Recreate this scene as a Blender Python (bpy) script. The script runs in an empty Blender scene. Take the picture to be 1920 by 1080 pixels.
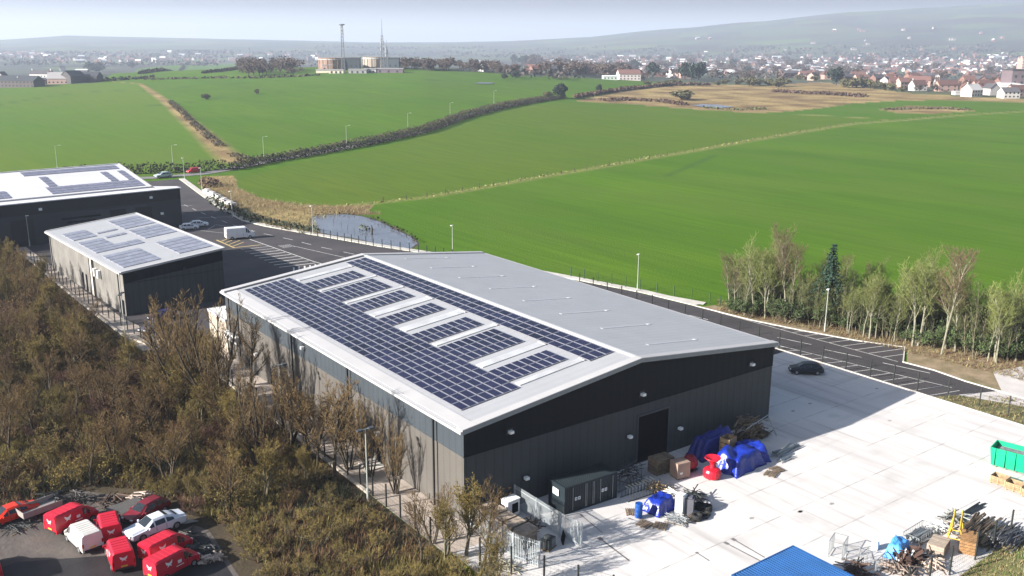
import bpy, math, random
import numpy as np
from mathutils import Vector, Matrix, noise
R = math.radians
rnd = random.Random(7)
SC = bpy.context.scene
COL = SC.collection
# ------------------------------------------------------------------ camera
CAM = Vector((-41.506, -62.944, 41.072)); YAW, PITCH, ROLL, FPX = 0.637561, -0.253522, 0.004635, 1764.44
FW = Vector((math.sin(YAW)*math.cos(PITCH), math.cos(YAW)*math.cos(PITCH), math.sin(PITCH)))
RT0 = Vector((math.cos(YAW), -math.sin(YAW), 0)); UP0 = RT0.cross(FW)
RT = RT0*math.cos(ROLL)+UP0*math.sin(ROLL); UP = -RT0*math.sin(ROLL)+UP0*math.cos(ROLL)
cam = bpy.data.cameras.new('camera'); cam_ob = bpy.data.objects.new('camera', cam); COL.objects.link(cam_ob)
cam.lens = 36*FPX/1920; cam.sensor_width = 36; cam.clip_start = 0.5; cam.clip_end = 60000
mw = Matrix((RT, UP, -FW)).transposed().to_4x4(); mw.translation = CAM; cam_ob.matrix_world = mw
SC.camera = cam_ob
# ------------------------------------------------------------------ light
SUN_DIR = Vector((0.968, -0.235, -0.417)).normalized()
sl = bpy.data.lights.new('sun', 'SUN'); sl.energy = 5.0; sl.angle = R(0.5); sl.color = (1, .95, .88)
so = bpy.data.objects.new('sun', sl); COL.objects.link(so)
so.rotation_euler = (-SUN_DIR).to_track_quat('Z', 'Y').to_euler()
w = bpy.data.worlds.new("World"); SC.world = w; w.use_nodes = True
nt = w.node_tree; N = nt.nodes; LK = nt.links
sky = N.new('ShaderNodeTexSky'); sky.sky_type = 'NISHITA'; sky.sun_disc = False
sky.sun_elevation = R(24); sky.sun_rotation = math.atan2(-.968, .235); sky.dust_density = 1.5; sky.air_density = 1.0
bg = N['Background']; bg.inputs['Strength'].default_value = 0.055
# sky toned by elevation: pale horizon, vignette darkening painted in, blue sky above
geo = N.new('ShaderNodeTexCoord'); sep = N.new('ShaderNodeSeparateXYZ'); LK.new(geo.outputs['Generated'], sep.inputs[0])
ramp = N.new('ShaderNodeValToRGB'); LK.new(sep.outputs['Z'], ramp.inputs[0])
cr = ramp.color_ramp; cr.elements[0].position = 0.0; cr.elements[0].color = (1, 1, 1, 1)
cr.elements[1].position = .30; cr.elements[1].color = (0, 0, 0, 1)
e = cr.elements.new(.09); e.color = (1, 1, 1, 1)
cr2 = N.new('ShaderNodeValToRGB'); LK.new(sep.outputs['Z'], cr2.inputs[0])
c2 = cr2.color_ramp; c2.elements[0].position = 0.0; c2.elements[0].color = (7.5, 7.3, 7.0, 1)
c2.elements[1].position = .055; c2.elements[1].color = (.10, .11, .11, 1)
e = c2.elements.new(.018); e.color = (5.0, 5.0, 4.8, 1)
e = c2.elements.new(.035); e.color = (1.3, 1.33, 1.32, 1)
mx = N.new('ShaderNodeMix'); mx.data_type = 'RGBA'; LK.new(ramp.outputs[0], mx.inputs['Factor'])
LK.new(sky.outputs[0], mx.inputs['A']); LK.new(cr2.outputs[0], mx.inputs['B']); LK.new(mx.outputs['Result'], bg.inputs['Color'])
SC.view_settings.view_transform = 'Standard'; SC.view_settings.look = 'None'
SC.view_settings.exposure = 1.65; SC.view_settings.gamma = 1
SC.cycles.volume_bounces = 0
SC.cycles.max_bounces = 6

# ------------------------------------------------------------------ terrain height and picking
def ss(a, b, x):
    t = min(1, max(0, (x-a)/(b-a))); return t*t*(3-2*t)
AZ_PX = [(-3000, 4), (0, 5), (200, 8), (450, 14), (650, 17), (800, 17), (950, 13), (1100, 9), (1200, 6), (1500, 4), (1920, 3), (5000, 3)]
RIDGE = [(-3000, 40), (-400, 60), (0, 46), (150, 84), (320, 75), (560, 62), (700, 50), (850, 54), (960, 66), (1100, 96), (1200, 140), (1300, 168), (1400, 200), (1480, 235), (1560, 268), (1700, 292), (1850, 322), (1920, 328), (2400, 300), (5000, 60)]
def lerp(tab, x):
    if x <= tab[0][0]: return tab[0][1]
    for (a, va), (b, vb) in zip(tab, tab[1:]):
        if x <= b: return va+(vb-va)*(x-a)/(b-a)
    return tab[-1][1]
def terr(x, y):
    dx, dy = x-CAM.x, y-CAM.y; r = math.hypot(dx, dy)
    if r < 150: return 0.0
    a = math.atan2(dx, dy)-YAW
    a = max(-1.2, min(1.2, a)) if math.cos(a) > 0 else 1.2
    px = 960+FPX*math.tan(a)
    top = lerp(AZ_PX, px)
    if r < 1000: z = top*ss(330, 1000, r)
    else: z = top+(-14-top)*ss(1000, 2000, r)
    if r > 340: z += .6*math.sin(x*.013+1)*math.sin(y*.011)*ss(340, 560, r)
    if r > 3200:
        rg = lerp(RIDGE, px)
        n = noise.noise(Vector((x*.0006, y*.0006, 3)))*.30+noise.noise(Vector((x*.002, y*.002, 5)))*.10
        z += (rg+14)*(ss(3200, 7400, r)**1.1)*(1+n*(1-ss(6200, 7400, r)))
        if r > 7400: z -= (rg*.5)*ss(7400, 10500, r)
    return z
def at(px, py, z=0.0):
    d = FW+RT*((px-960)/FPX)-UP*((py-540)/FPX); t = (z-CAM.z)/d.z
    return CAM+d*t
def gnd(px, py):
    d = FW+RT*((px-960)/FPX)-UP*((py-540)/FPX)
    d = d/math.hypot(d.x, d.y); r = 60.0; st = 4.0
    while r < 12000:
        p = CAM+d*r
        if p.z < terr(p.x, p.y):
            lo, hi = r-st, r
            for _ in range(20):
                m = (lo+hi)/2; p = CAM+d*m
                if p.z < terr(p.x, p.y): hi = m
                else: lo = m
            p = CAM+d*hi; return Vector((p.x, p.y, terr(p.x, p.y)))
        st = max(4, r*.01); r += st
    p = CAM+d*9000; return Vector((p.x, p.y, terr(p.x, p.y)))

# ------------------------------------------------------------------ materials
MATS = {}
def mat(name, col, rough=.7, metal=0, col2=None, scale=2.0, var=.15, bump=0, bscale=None, spec=.4, island=0, objvar=0, stretch=None, detail=4, sat=None, twoside=False):
    if name in MATS: return MATS[name]
    m = bpy.data.materials.new(name); m.use_nodes = True; t = m.node_tree; b = t.nodes['Principled BSDF']
    b.inputs['Roughness'].default_value = rough; b.inputs['Metallic'].default_value = metal
    b.inputs['Specular IOR Level'].default_value = spec
    tc = t.nodes.new('ShaderNodeTexCoord'); src = tc.outputs['Object']
    if stretch:
        mp = t.nodes.new('ShaderNodeMapping'); mp.inputs['Scale'].default_value = stretch; t.links.new(src, mp.inputs[0]); src = mp.outputs[0]
    nz = t.nodes.new('ShaderNodeTexNoise'); nz.inputs['Scale'].default_value = scale; nz.inputs['Detail'].default_value = detail
    t.links.new(src, nz.inputs['Vector'])
    rp = t.nodes.new('ShaderNodeMapRange'); rp.inputs['From Min'].default_value = .3; rp.inputs['From Max'].default_value = .7
    t.links.new(nz.outputs['Fac'], rp.inputs['Value'])
    c2 = col2 if col2 else tuple(c*(1-var) for c in col)
    mx = t.nodes.new('ShaderNodeMix'); mx.data_type = 'RGBA'
    mx.inputs['A'].default_value = (*col, 1); mx.inputs['B'].default_value = (*c2, 1)
    t.links.new(rp.outputs[0], mx.inputs['Factor'])
    out = mx.outputs['Result']
    for amt, kind in ((island, 'i'), (objvar, 'o')):
        if amt:
            if kind == 'i': g = t.nodes.new('ShaderNodeNewGeometry'); rs = g.outputs['Random Per Island']
            else: g = t.nodes.new('ShaderNodeObjectInfo'); rs = g.outputs['Random']
            mr = t.nodes.new('ShaderNodeMapRange'); mr.inputs['To Min'].default_value = 1-amt; mr.inputs['To Max'].default_value = 1+amt
            t.links.new(rs, mr.inputs['Value'])
            hs = t.nodes.new('ShaderNodeHueSaturation'); t.links.new(mr.outputs[0], hs.inputs['Value']); t.links.new(out, hs.inputs['Color']); out = hs.outputs[0]
    t.links.new(out, b.inputs['Base Color'])
    if bump:
        n2 = t.nodes.new('ShaderNodeTexNoise'); n2.inputs['Scale'].default_value = bscale or scale*6; n2.inputs['Detail'].default_value = 3
        t.links.new(src, n2.inputs['Vector'])
        bp = t.nodes.new('ShaderNodeBump'); bp.inputs['Strength'].default_value = bump; bp.inputs['Distance'].default_value = .1
        t.links.new(n2.outputs['Fac'], bp.inputs['Height']); t.links.new(bp.outputs[0], b.inputs['Normal'])
    MATS[name] = m; return m

def ribbed(name, col, axis, pitch=.33, rough=.5, metal=0, depth=.5, var=.08, spec=.4, dark=.82):
    """profiled metal sheet: ribs along one object axis as bump plus the seam's own darker line"""
    m = mat(name, col, rough, metal, scale=.35, var=var, spec=spec)
    t = m.node_tree; b = t.nodes['Principled BSDF']
    tc = [n for n in t.nodes if n.type == 'TEX_COORD'][0]
    sp = t.nodes.new('ShaderNodeSeparateXYZ'); t.links.new(tc.outputs['Object'], sp.inputs[0])
    mu = t.nodes.new('ShaderNodeMath'); mu.operation = 'MULTIPLY'; mu.inputs[1].default_value = 2*math.pi/pitch
    t.links.new(sp.outputs[axis], mu.inputs[0])
    sn = t.nodes.new('ShaderNodeMath'); sn.operation = 'SINE'; t.links.new(mu.outputs[0], sn.inputs[0])
    bp = t.nodes.new('ShaderNodeBump'); bp.inputs['Strength'].default_value = depth; bp.inputs['Distance'].default_value = .03
    t.links.new(sn.outputs[0], bp.inputs['Height']); t.links.new(bp.outputs[0], b.inputs['Normal'])
    mr = t.nodes.new('ShaderNodeMapRange'); mr.inputs['From Min'].default_value = .75; mr.inputs['From Max'].default_value = 1
    mr.inputs['To Min'].default_value = 1; mr.inputs['To Max'].default_value = dark; t.links.new(sn.outputs[0], mr.inputs['Value'])
    hs = t.nodes.new('ShaderNodeHueSaturation'); l = b.inputs['Base Color'].links[0]; t.links.new(l.from_socket, hs.inputs['Color'])
    t.links.new(mr.outputs[0], hs.inputs['Value']); t.links.new(hs.outputs[0], b.inputs['Base Color'])
    return m

# ------------------------------------------------------------------ mesh builder
class MB:
    def __init__(s): s.v = []; s.f = []; s.m = []; s.smooth = False
    def add(s, vs, fs, m=0, M=None):
        o = len(s.v)
        if M is not None: vs = [M @ Vector(v) for v in vs]
        s.v += [tuple(v) for v in vs]; s.f += [tuple(i+o for i in f) for f in fs]; s.m += [m]*len(fs)
    def box(s, c, d, m=0, rz=0, M=None):
        hx, hy, hz = d[0]/2, d[1]/2, d[2]/2
        vs = [Vector((x, y, z)) for x in (-hx, hx) for y in (-hy, hy) for z in (-hz, hz)]
        if rz:
            q = Matrix.Rotation(rz, 3, 'Z'); vs = [q @ v for v in vs]
        vs = [v+Vector(c) for v in vs]
        s.add(vs, [(0, 1, 3, 2), (4, 6, 7, 5), (0, 4, 5, 1), (2, 3, 7, 6), (0, 2, 6, 4), (1, 5, 7, 3)], m, M)
    def bx(s, x0, x1, y0, y1, z0, z1, m=0): s.box(((x0+x1)/2, (y0+y1)/2, (z0+z1)/2), (x1-x0, y1-y0, z1-z0), m)
    def prism(s, poly, z0, z1, m=0, mt=None):
        n = len(poly); vs = [(x, y, z0) for x, y in poly]+[(x, y, z1) for x, y in poly]
        area = sum(poly[i][0]*poly[(i+1) % n][1]-poly[(i+1) % n][0]*poly[i][1] for i in range(n))
        s.add(vs, [tuple(range(n, 2*n)) if area > 0 else tuple(reversed(range(n, 2*n)))]+[(i, (i+1) % n, n+(i+1) % n, n+i) if area > 0 else ((i+1) % n, i, n+i, n+(i+1) % n) for i in range(n)], m)
    def sheet(s, poly, z, m=0):
        n = len(poly); area = sum(poly[i][0]*poly[(i+1) % n][1]-poly[(i+1) % n][0]*poly[i][1] for i in range(n))
        s.add([(p[0], p[1], z) for p in poly], [tuple(range(n)) if area > 0 else tuple(reversed(range(n)))], m)
    def tube(s, pts, rads, n=6, m=0, cap=True):
        o = len(s.v); pts = [Vector(p) for p in pts]; k = len(pts)
        if not hasattr(rads, '__len__'): rads = [rads]*k
        for i, p in enumerate(pts):
            d = (pts[min(i+1, k-1)]-pts[max(i-1, 0)])
            d = d.normalized() if d.length > 1e-9 else Vector((0, 0, 1))
            a = d.cross(Vector((0, 0, 1)) if abs(d.z) < .9 else Vector((1, 0, 0))).normalized(); b = d.cross(a)
            for j in range(n):
                t = 2*math.pi*j/n; s.v.append(tuple(p+(a*math.cos(t)+b*math.sin(t))*rads[i]))
        for i in range(k-1):
            for j in range(n):
                s.f.append((o+i*n+j, o+i*n+(j+1) % n, o+(i+1)*n+(j+1) % n, o+(i+1)*n+j)); s.m.append(m)
        if cap:
            s.f.append(tuple(o+j for j in range(n))); s.f.append(tuple(o+(k-1)*n+n-1-j for j in range(n))); s.m += [m, m]
    def bar(s, a, b, w=.06, m=0): s.tube([a, b], w/2*1.2, 4, m)
    def lathe(s, prof, c=(0, 0, 0), n=14, m=0):
        o = len(s.v)
        for r, z in prof:
            for j in range(n):
                t = 2*math.pi*j/n; s.v.append((c[0]+r*math.cos(t), c[1]+r*math.sin(t), c[2]+z))
        for i in range(len(prof)-1):
            for j in range(n): s.f.append((o+i*n+j, o+i*n+(j+1) % n, o+(i+1)*n+(j+1) % n, o+(i+1)*n+j)); s.m.append(m)
        s.f.append(tuple(o+n-1-j for j in range(n))); s.f.append(tuple(o+(len(prof)-1)*n+j for j in range(n))); s.m += [m, m]
    def leaf(s, p, size, rr, m=0):
        a = Vector((rr.gauss(0, 1), rr.gauss(0, 1), rr.gauss(0, 1))).normalized()
        b = a.cross(Vector((rr.gauss(0, 1), rr.gauss(0, 1), rr.gauss(0, 1)))).normalized()*size; a = a*size*rr.uniform(.4, 1)
        p = Vector(p); s.add([p-a-b*.6, p+a-b, p+a*.7+b, p-a+b*.7], [(0, 1, 2, 3)], m)
    def build(s, name, mats, parent=None, loc=None, rz=0, smooth=False):
        me = bpy.data.meshes.new(name); me.from_pydata(s.v, [], s.f)
        if not isinstance(mats, (list, tuple)): mats = [mats]
        for q in mats: me.materials.append(q)
        if len(mats) > 1: me.polygons.foreach_set('material_index', s.m)
        if smooth: me.polygons.foreach_set('use_smooth', [True]*len(s.f))
        me.update()
        o = bpy.data.objects.new(name, me); COL.objects.link(o)
        if loc is not None: o.location = loc
        if rz: o.rotation_euler.z = rz
        if parent: o.parent = parent
        return o
def tag(o, label=None, cat=None, group=None, kind=None):
    if label: o['label'] = label
    if cat: o['category'] = cat
    if group: o['group'] = group
    if kind: o['kind'] = kind
    return o
def thing(name, loc, label, cat, group=None, rz=0):
    o = bpy.data.objects.new(name, None); o.empty_display_size = .3; COL.objects.link(o); o.location = loc; o.rotation_euler.z = rz
    return tag(o, label, cat, group)
def dup(root, loc, rz=0, sc=1, label=None, group=None):
    r = root.copy(); COL.objects.link(r); r.location = loc; r.rotation_euler = (0, 0, rz)
    r.scale = sc if hasattr(sc, '__len__') else (sc, sc, sc)
    if label: r['label'] = label
    if group: r['group'] = group
    for ch in KIDS.get(root.name, []):
        c = ch.copy(); COL.objects.link(c); c.parent = r
        for g in KIDS.get(ch.name, []):
            d = g.copy(); COL.objects.link(d); d.parent = c
    return r
KIDS = {}
def reg(root):
    """remember a prototype's children so that dup() copies them too"""
    KIDS[root.name] = [o for o in COL.objects if o.parent == root]
    for k in KIDS[root.name]: KIDS[k.name] = [o for o in COL.objects if o.parent == k]
    return root

# ------------------------------------------------------------------ ground
ROUGH = [(1078, 190), (1120, 180), (1180, 168), (1250, 160), (1340, 158), (1440, 156), (1540, 152), (1600, 158), (1640, 166), (1720, 176), (1920, 186), (1990, 188), (1990, 197), (1850, 189), (1700, 188), (1600, 194), (1540, 203), (1480, 209), (1420, 212), (1300, 205), (1200, 197), (1120, 192)]
VERGE = [(378, 332), (440, 330), (445, 352), (490, 372), (560, 383), (640, 386), (700, 384), (690, 396), (720, 402), (640, 402), (590, 412), (600, 440), (560, 438), (500, 424), (450, 412), (425, 396), (395, 372), (372, 345)]
MOUND = [(1650, 205), (1700, 199), (1780, 200), (1830, 208), (1760, 213), (1680, 212)]
MID1 = [(440, 336), (560, 305), (700, 280), (830, 245), (940, 208), (1000, 197), (1060, 192), (1120, 192), (1300, 205), (1420, 212), (1600, 222), (1600, 232), (1400, 266), (1200, 301), (1000, 336), (800, 371), (640, 386), (560, 382), (490, 370), (446, 350)]
LEFTF = [(-600, 175), (0, 166), (60, 160), (190, 154), (255, 155), (300, 185), (330, 205), (380, 255), (430, 300), (425, 322), (250, 330), (0, 345), (-700, 380)]
CREST = [(-3000, 170), (0, 166), (100, 160), (190, 154), (260, 128), (330, 122), (450, 120), (600, 126), (800, 130), (880, 134), (980, 141), (1080, 146), (1180, 150), (1260, 156), (1440, 160), (1540, 154), (1640, 166), (1720, 176), (1920, 186), (4000, 190)]
def wpoly(pp): return np.array([gnd(x, y)[:2] for x, y in pp])
def inpoly(X, Y, P):
    c = np.zeros(X.shape, bool); n = len(P); j = n-1
    for i in range(n):
        xi, yi, xj, yj = P[i, 0], P[i, 1], P[j, 0], P[j, 1]
        cc = ((yi > Y) != (yj > Y)) & (X < (xj-xi)*(Y-yi)/((yj-yi) if yj != yi else 1e-9)+xi)
        c ^= cc; j = i
    return c
def dpath(X, Y, pts):
    d = np.full(X.shape, 1e9)
    for a, b in zip(pts, pts[1:]):
        ax, ay, bx, by = a[0], a[1], b[0], b[1]; L = (bx-ax)**2+(by-ay)**2
        t = np.clip(((X-ax)*(bx-ax)+(Y-ay)*(by-ay))/L, 0, 1)
        d = np.minimum(d, np.hypot(X-ax-t*(bx-ax), Y-ay-t*(by-ay)))
    return d
TRACK = [gnd(x, y) for x, y in [(640, 387), (720, 379), (800, 370), (900, 353), (1000, 335), (1100, 318), (1200, 300), (1300, 283), (1400, 265), (1500, 248), (1600, 232), (1700, 225), (1800, 216), (1920, 209), (2100, 200)]]
TRACK2 = [gnd(x, y) for x, y in [(1440, 212), (1530, 216), (1600, 220), (1660, 224)]]
PATH = [gnd(x, y) for x, y in [(200, 152), (262, 157), (290, 176), (318, 196), (345, 220), (380, 250), (412, 280), (440, 303)]]
FURROWS = [[gnd(x, y) for x, y in q] for q in [[(0, 196), (110, 178), (200, 170), (280, 170)], [(280, 198), (330, 196), (400, 184), (480, 178), (560, 170)], [(290, 168), (400, 160), (520, 152)], [(740, 152), (800, 150), (840, 151)], [(1250, 330), (1320, 300), (1340, 292)]]]
def build_ground():
    az = list(np.linspace(-.62, .62, 560)); az = [-math.pi+.62*0+i*.08 for i in range(int((math.pi-.62)/.08)+1)]+az
    az = sorted(set(az+[.66+i*.08 for i in range(int((math.pi-.70)/.08)+1)]))
    az = [a for a in az if a < math.pi-.01]
    inv = np.linspace(1/130., 1/1400., 250); rs = [1., 30., 60., 90., 110.]+list(1/inv)
    inv2 = np.linspace(1/1400., 1/11500., 110)[1:]; rs += list(1/inv2)+[14000., 15500.]
    na, nr = len(az), len(rs); V = []; X = np.zeros(na*nr); Y = np.zeros(na*nr)
    k = 0
    for r in rs:
        for a in az:
            x = CAM.x+r*math.sin(a+YAW); y = CAM.y+r*math.cos(a+YAW); V.append((x, y, terr(x, y))); X[k] = x; Y[k] = y; k += 1
    F = []
    for i in range(nr-1):
        for j in range(na):
            j2 = (j+1) % na; F.append((i*na+j, (i+1)*na+j, (i+1)*na+j2, i*na+j2))
    F = [tuple(reversed(f)) for f in F]
    me = bpy.data.meshes.new('ground'); me.from_pydata(V, [], F); me.update()
    if me.polygons[len(F)//2].normal.z < 0: me.flip_normals()
    me.polygons.foreach_set('use_smooth', [True]*len(F))
    RR = np.hypot(X-CAM.x, Y-CAM.y)
    rough = (inpoly(X, Y, wpoly(ROUGH)) | inpoly(X, Y, wpoly(VERGE)) | inpoly(X, Y, wpoly(MOUND))).astype(float)
    tr = np.clip(1.3-np.minimum(dpath(X, Y, TRACK)/(1.0+RR*.0045), dpath(X, Y, TRACK2)/3), 0, 1)
    pa = np.clip(1.4-dpath(X, Y, PATH)/(1.5+4*np.clip((900-RR)/600, 0, 1)), 0, 1)
    fur = np.clip(1-np.min([dpath(X, Y, q)/(1+RR*.0035) for q in FURROWS], axis=0), 0, 1)
    cr_w = wpoly(CREST); near = inpoly(X, Y, np.vstack([[[CAM.x-3000, CAM.y-3000]], cr_w, [[CAM.x+6000, CAM.y-6000]]])) | (RR < 150)
    far = (~near).astype(float)
    mid = inpoly(X, Y, wpoly(MID1)).astype(float); lf = inpoly(X, Y, wpoly(LEFTF)).astype(float)
    for nm, r_, g_, b_ in (('cover_a', np.maximum(rough, pa), tr, far), ('cover_b', mid, lf, fur)):
        ca = me.color_attributes.new(nm, 'FLOAT_COLOR', 'POINT')
        arr = np.ones((na*nr, 4)); arr[:, 0] = r_; arr[:, 1] = g_; arr[:, 2] = b_; ca.data.foreach_set('color', arr.ravel())
    m = bpy.data.materials.new('field_grass'); m.use_nodes = True; t = m.node_tree; b = t.nodes['Principled BSDF']
    b.inputs['Roughness'].default_value = .95; b.inputs['Specular IOR Level'].default_value = .1
    nw = t.nodes.new; lk = t.links.new
    tc = nw('ShaderNodeTexCoord'); P = tc.outputs['Object']
    def nz(scale, det=4, st=None, rot=0):
        s_ = P
        if st: mp = nw('ShaderNodeMapping'); mp.inputs['Scale'].default_value = st; mp.inputs['Rotation'].default_value = (0, 0, rot); lk(P, mp.inputs[0]); s_ = mp.outputs[0]
        n = nw('ShaderNodeTexNoise'); n.inputs['Scale'].default_value = scale; n.inputs['Detail'].default_value = det; lk(s_, n.inputs['Vector']); return n.outputs['Fac']
    def mr(v, a, b_, c=0, d=1):
        q = nw('ShaderNodeMapRange'); q.inputs['From Min'].default_value = a; q.inputs['From Max'].default_value = b_; q.inputs['To Min'].default_value = c; q.inputs['To Max'].default_value = d; lk(v, q.inputs['Value']); return q.outputs[0]
    def mix(f, A, B, mode='MIX'):
        q = nw('ShaderNodeMix'); q.data_type = 'RGBA'; q.blend_type = mode
        if isinstance(f, float): q.inputs['Factor'].default_value = f
        else: lk(f, q.inputs['Factor'])
        for s_, v in (('A', A), ('B', B)):
            if isinstance(v, tuple): q.inputs[s_].default_value = (*v, 1)
            else: lk(v, q.inputs[s_])
        return q.outputs['Result']
    a1 = nw('ShaderNodeAttribute'); a1.attribute_name = 'cover_a'; s1 = nw('ShaderNodeSeparateColor'); lk(a1.outputs['Color'], s1.inputs[0])
    a2 = nw('ShaderNodeAttribute'); a2.attribute_name = 'cover_b'; s2 = nw('ShaderNodeSeparateColor'); lk(a2.outputs['Color'], s2.inputs[0])
    g = mix(mr(nz(.012, 3), .35, .65), (.066, .155, .012), (.098, .195, .016))
    g = mix(mr(nz(.05, 5, (1, .12, 1), 1.25), .38, .66), g, (.060, .135, .012))
    g = mix(mr(nz(.5, 4, (1, .06, 1), 1.25), .3, .75, 0, .5), g, (.042, .105, .010))
    g = mix(mr(nz(.035, 6, (1, .5, 1), .6), .45, .62, 0, .55), g, (.085, .150, .022))
    g = mix(mr(nz(1.1, 3, (1, .03, 1), 1.25), .45, .6, 0, .35), g, (.035, .090, .010))
    gm = mix(mr(nz(.02, 4, (1, .3, 1), .4), .35, .65), (.100, .150, .018), (.078, .145, .014))
    gm = mix(mr(nz(.4, 4, (1, .08, 1), .2), .3, .75, 0, .45), gm, (.050, .115, .014))
    gl = mix(mr(nz(.012, 4, (1, .3, 1), 1.), .35, .65), (.076, .165, .020), (.105, .170, .020))
    gl = mix(mr(nz(.25, 4, (1, .1, 1), 1.4), .3, .75, 0, .4), gl, (.048, .11, .016))
    gm = mix(mr(nz(.9, 3, (1, .04, 1), .2), .45, .6, 0, .35), gm, (.042, .085, .012)); gl = mix(mr(nz(.03, 6, (1, .4, 1), .9), .45, .62, 0, .5), gl, (.10, .15, .03))
    g = mix(s2.outputs[0], g, gm); g = mix(s2.outputs[1], g, gl)
    g = mix(mr(nz(3.0, 5), .35, .75, 0, .45), g, (.036, .085, .010))
    g = mix(mr(s2.outputs[2], 0, 1, 0, .75), g, (.040, .090, .020))
    g = mix(s1.outputs[1], g, mix(mr(nz(.9, 3), .4, .6), (.23, .24, .085), (.10, .13, .035)))
    ro = mix(mr(nz(.035, 6, (1, 1, 1), .3), .38, .66), (.36, .285, .135), (.15, .10, .055)); ro = mix(mr(nz(.7, 5), .45, .7, 0, .8), ro, (.10, .09, .03))
    g = mix(s1.outputs[0], g, ro)
    vo = nw('ShaderNodeTexVoronoi'); vo.inputs['Scale'].default_value = .0042; lk(P, vo.inputs['Vector'])
    fc = mix(mr(nz(.004, 5), .4, .6), (.055, .064, .060), (.080, .092, .075)); sv = nw('ShaderNodeSeparateColor'); lk(vo.outputs['Color'], sv.inputs[0])
    fc = mix(mr(sv.outputs[0], .35, .9, 0, .9), fc, (.11, .15, .065)); fc = mix(mr(sv.outputs[1], .6, .9, 0, .8), fc, (.06, .05, .045))
    g = mix(s1.outputs[2], g, fc)
    hs = nw('ShaderNodeHueSaturation'); hs.inputs['Value'].default_value = .93; hs.inputs['Saturation'].default_value = 1.06; hs.inputs['Hue'].default_value = .490; lk(g, hs.inputs['Color']); g = hs.outputs[0]
    lk(g, b.inputs['Base Color'])
    bp = nw('ShaderNodeBump'); bp.inputs['Strength'].default_value = .35; bp.inputs['Distance'].default_value = .25; lk(nz(2.2, 5), bp.inputs['Height']); lk(bp.outputs[0], b.inputs['Normal'])
    me.materials.append(m)
    o = bpy.data.objects.new('ground', me); COL.objects.link(o); tag(o, kind='structure')
build_ground()

# haze: one even box of air round the camera and the whole scene
hz = MB(); hz.bx(-17000, 17000, -17000, 17000, -19, 352)
hm = bpy.data.materials.new('haze_air'); hm.use_nodes = True; t = hm.node_tree; t.nodes.clear()
ho = t.nodes.new('ShaderNodeOutputMaterial'); pv = t.nodes.new('ShaderNodeVolumePrincipled'); t.links.new(pv.outputs[0], ho.inputs['Volume'])
pv.inputs['Color'].default_value = (.68, .78, .96, 1); pv.inputs['Density'].default_value = 1.6e-4; pv.inputs['Anisotropy'].default_value = .15
tag(hz.build('haze', hm), 'pale blue haze in the air over the fields', 'haze', kind='stuff')

# ------------------------------------------------------------------ site surfaces
def struct(name, mb, m): return tag(mb.build(name, m), kind='structure')
def line_strip(mb, pts, w, z, m=0):
    P = [Vector((p[0], p[1], 0)) for p in pts]; L = []; Rr = []
    for i, p in enumerate(P):
        d = (P[min(i+1, len(P)-1)]-P[max(i-1, 0)]).normalized(); n = Vector((-d.y, d.x, 0))*w/2; L.append(p+n); Rr.append(p-n)
    for i in range(len(P)-1): mb.sheet([L[i][:2], Rr[i][:2], Rr[i+1][:2], L[i+1][:2]], z, m)
def slab_strip(mb, pts, w, z0, z1, m=0):
    P = [Vector((p[0], p[1], 0)) for p in pts]; L = []; Rr = []
    for i, p in enumerate(P):
        d = (P[min(i+1, len(P)-1)]-P[max(i-1, 0)]).normalized(); n = Vector((-d.y, d.x, 0))*w/2; L.append(p+n); Rr.append(p-n)
    k = len(P); vs = [(*q[:2], z) for z in (z0, z1) for row in (L, Rr) for q in row]
    fs = []
    for i in range(k-1):
        fs += [(2*k+i, 3*k+i, 3*k+i+1, 2*k+i+1), (i, 2*k+i, 2*k+i+1, i+1), (k+i, k+i+1, 3*k+i+1, 3*k+i)]
    fs += [(0, k, 3*k, 2*k), (k-1, 3*k-1, 4*k-1, 2*k-1)]
    mb.add(vs, fs, m)
asph = mat('asphalt', (.058, .050, .053), .85, col2=(.032, .029, .032), scale=.12, detail=8, bump=.3, bscale=30)
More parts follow.
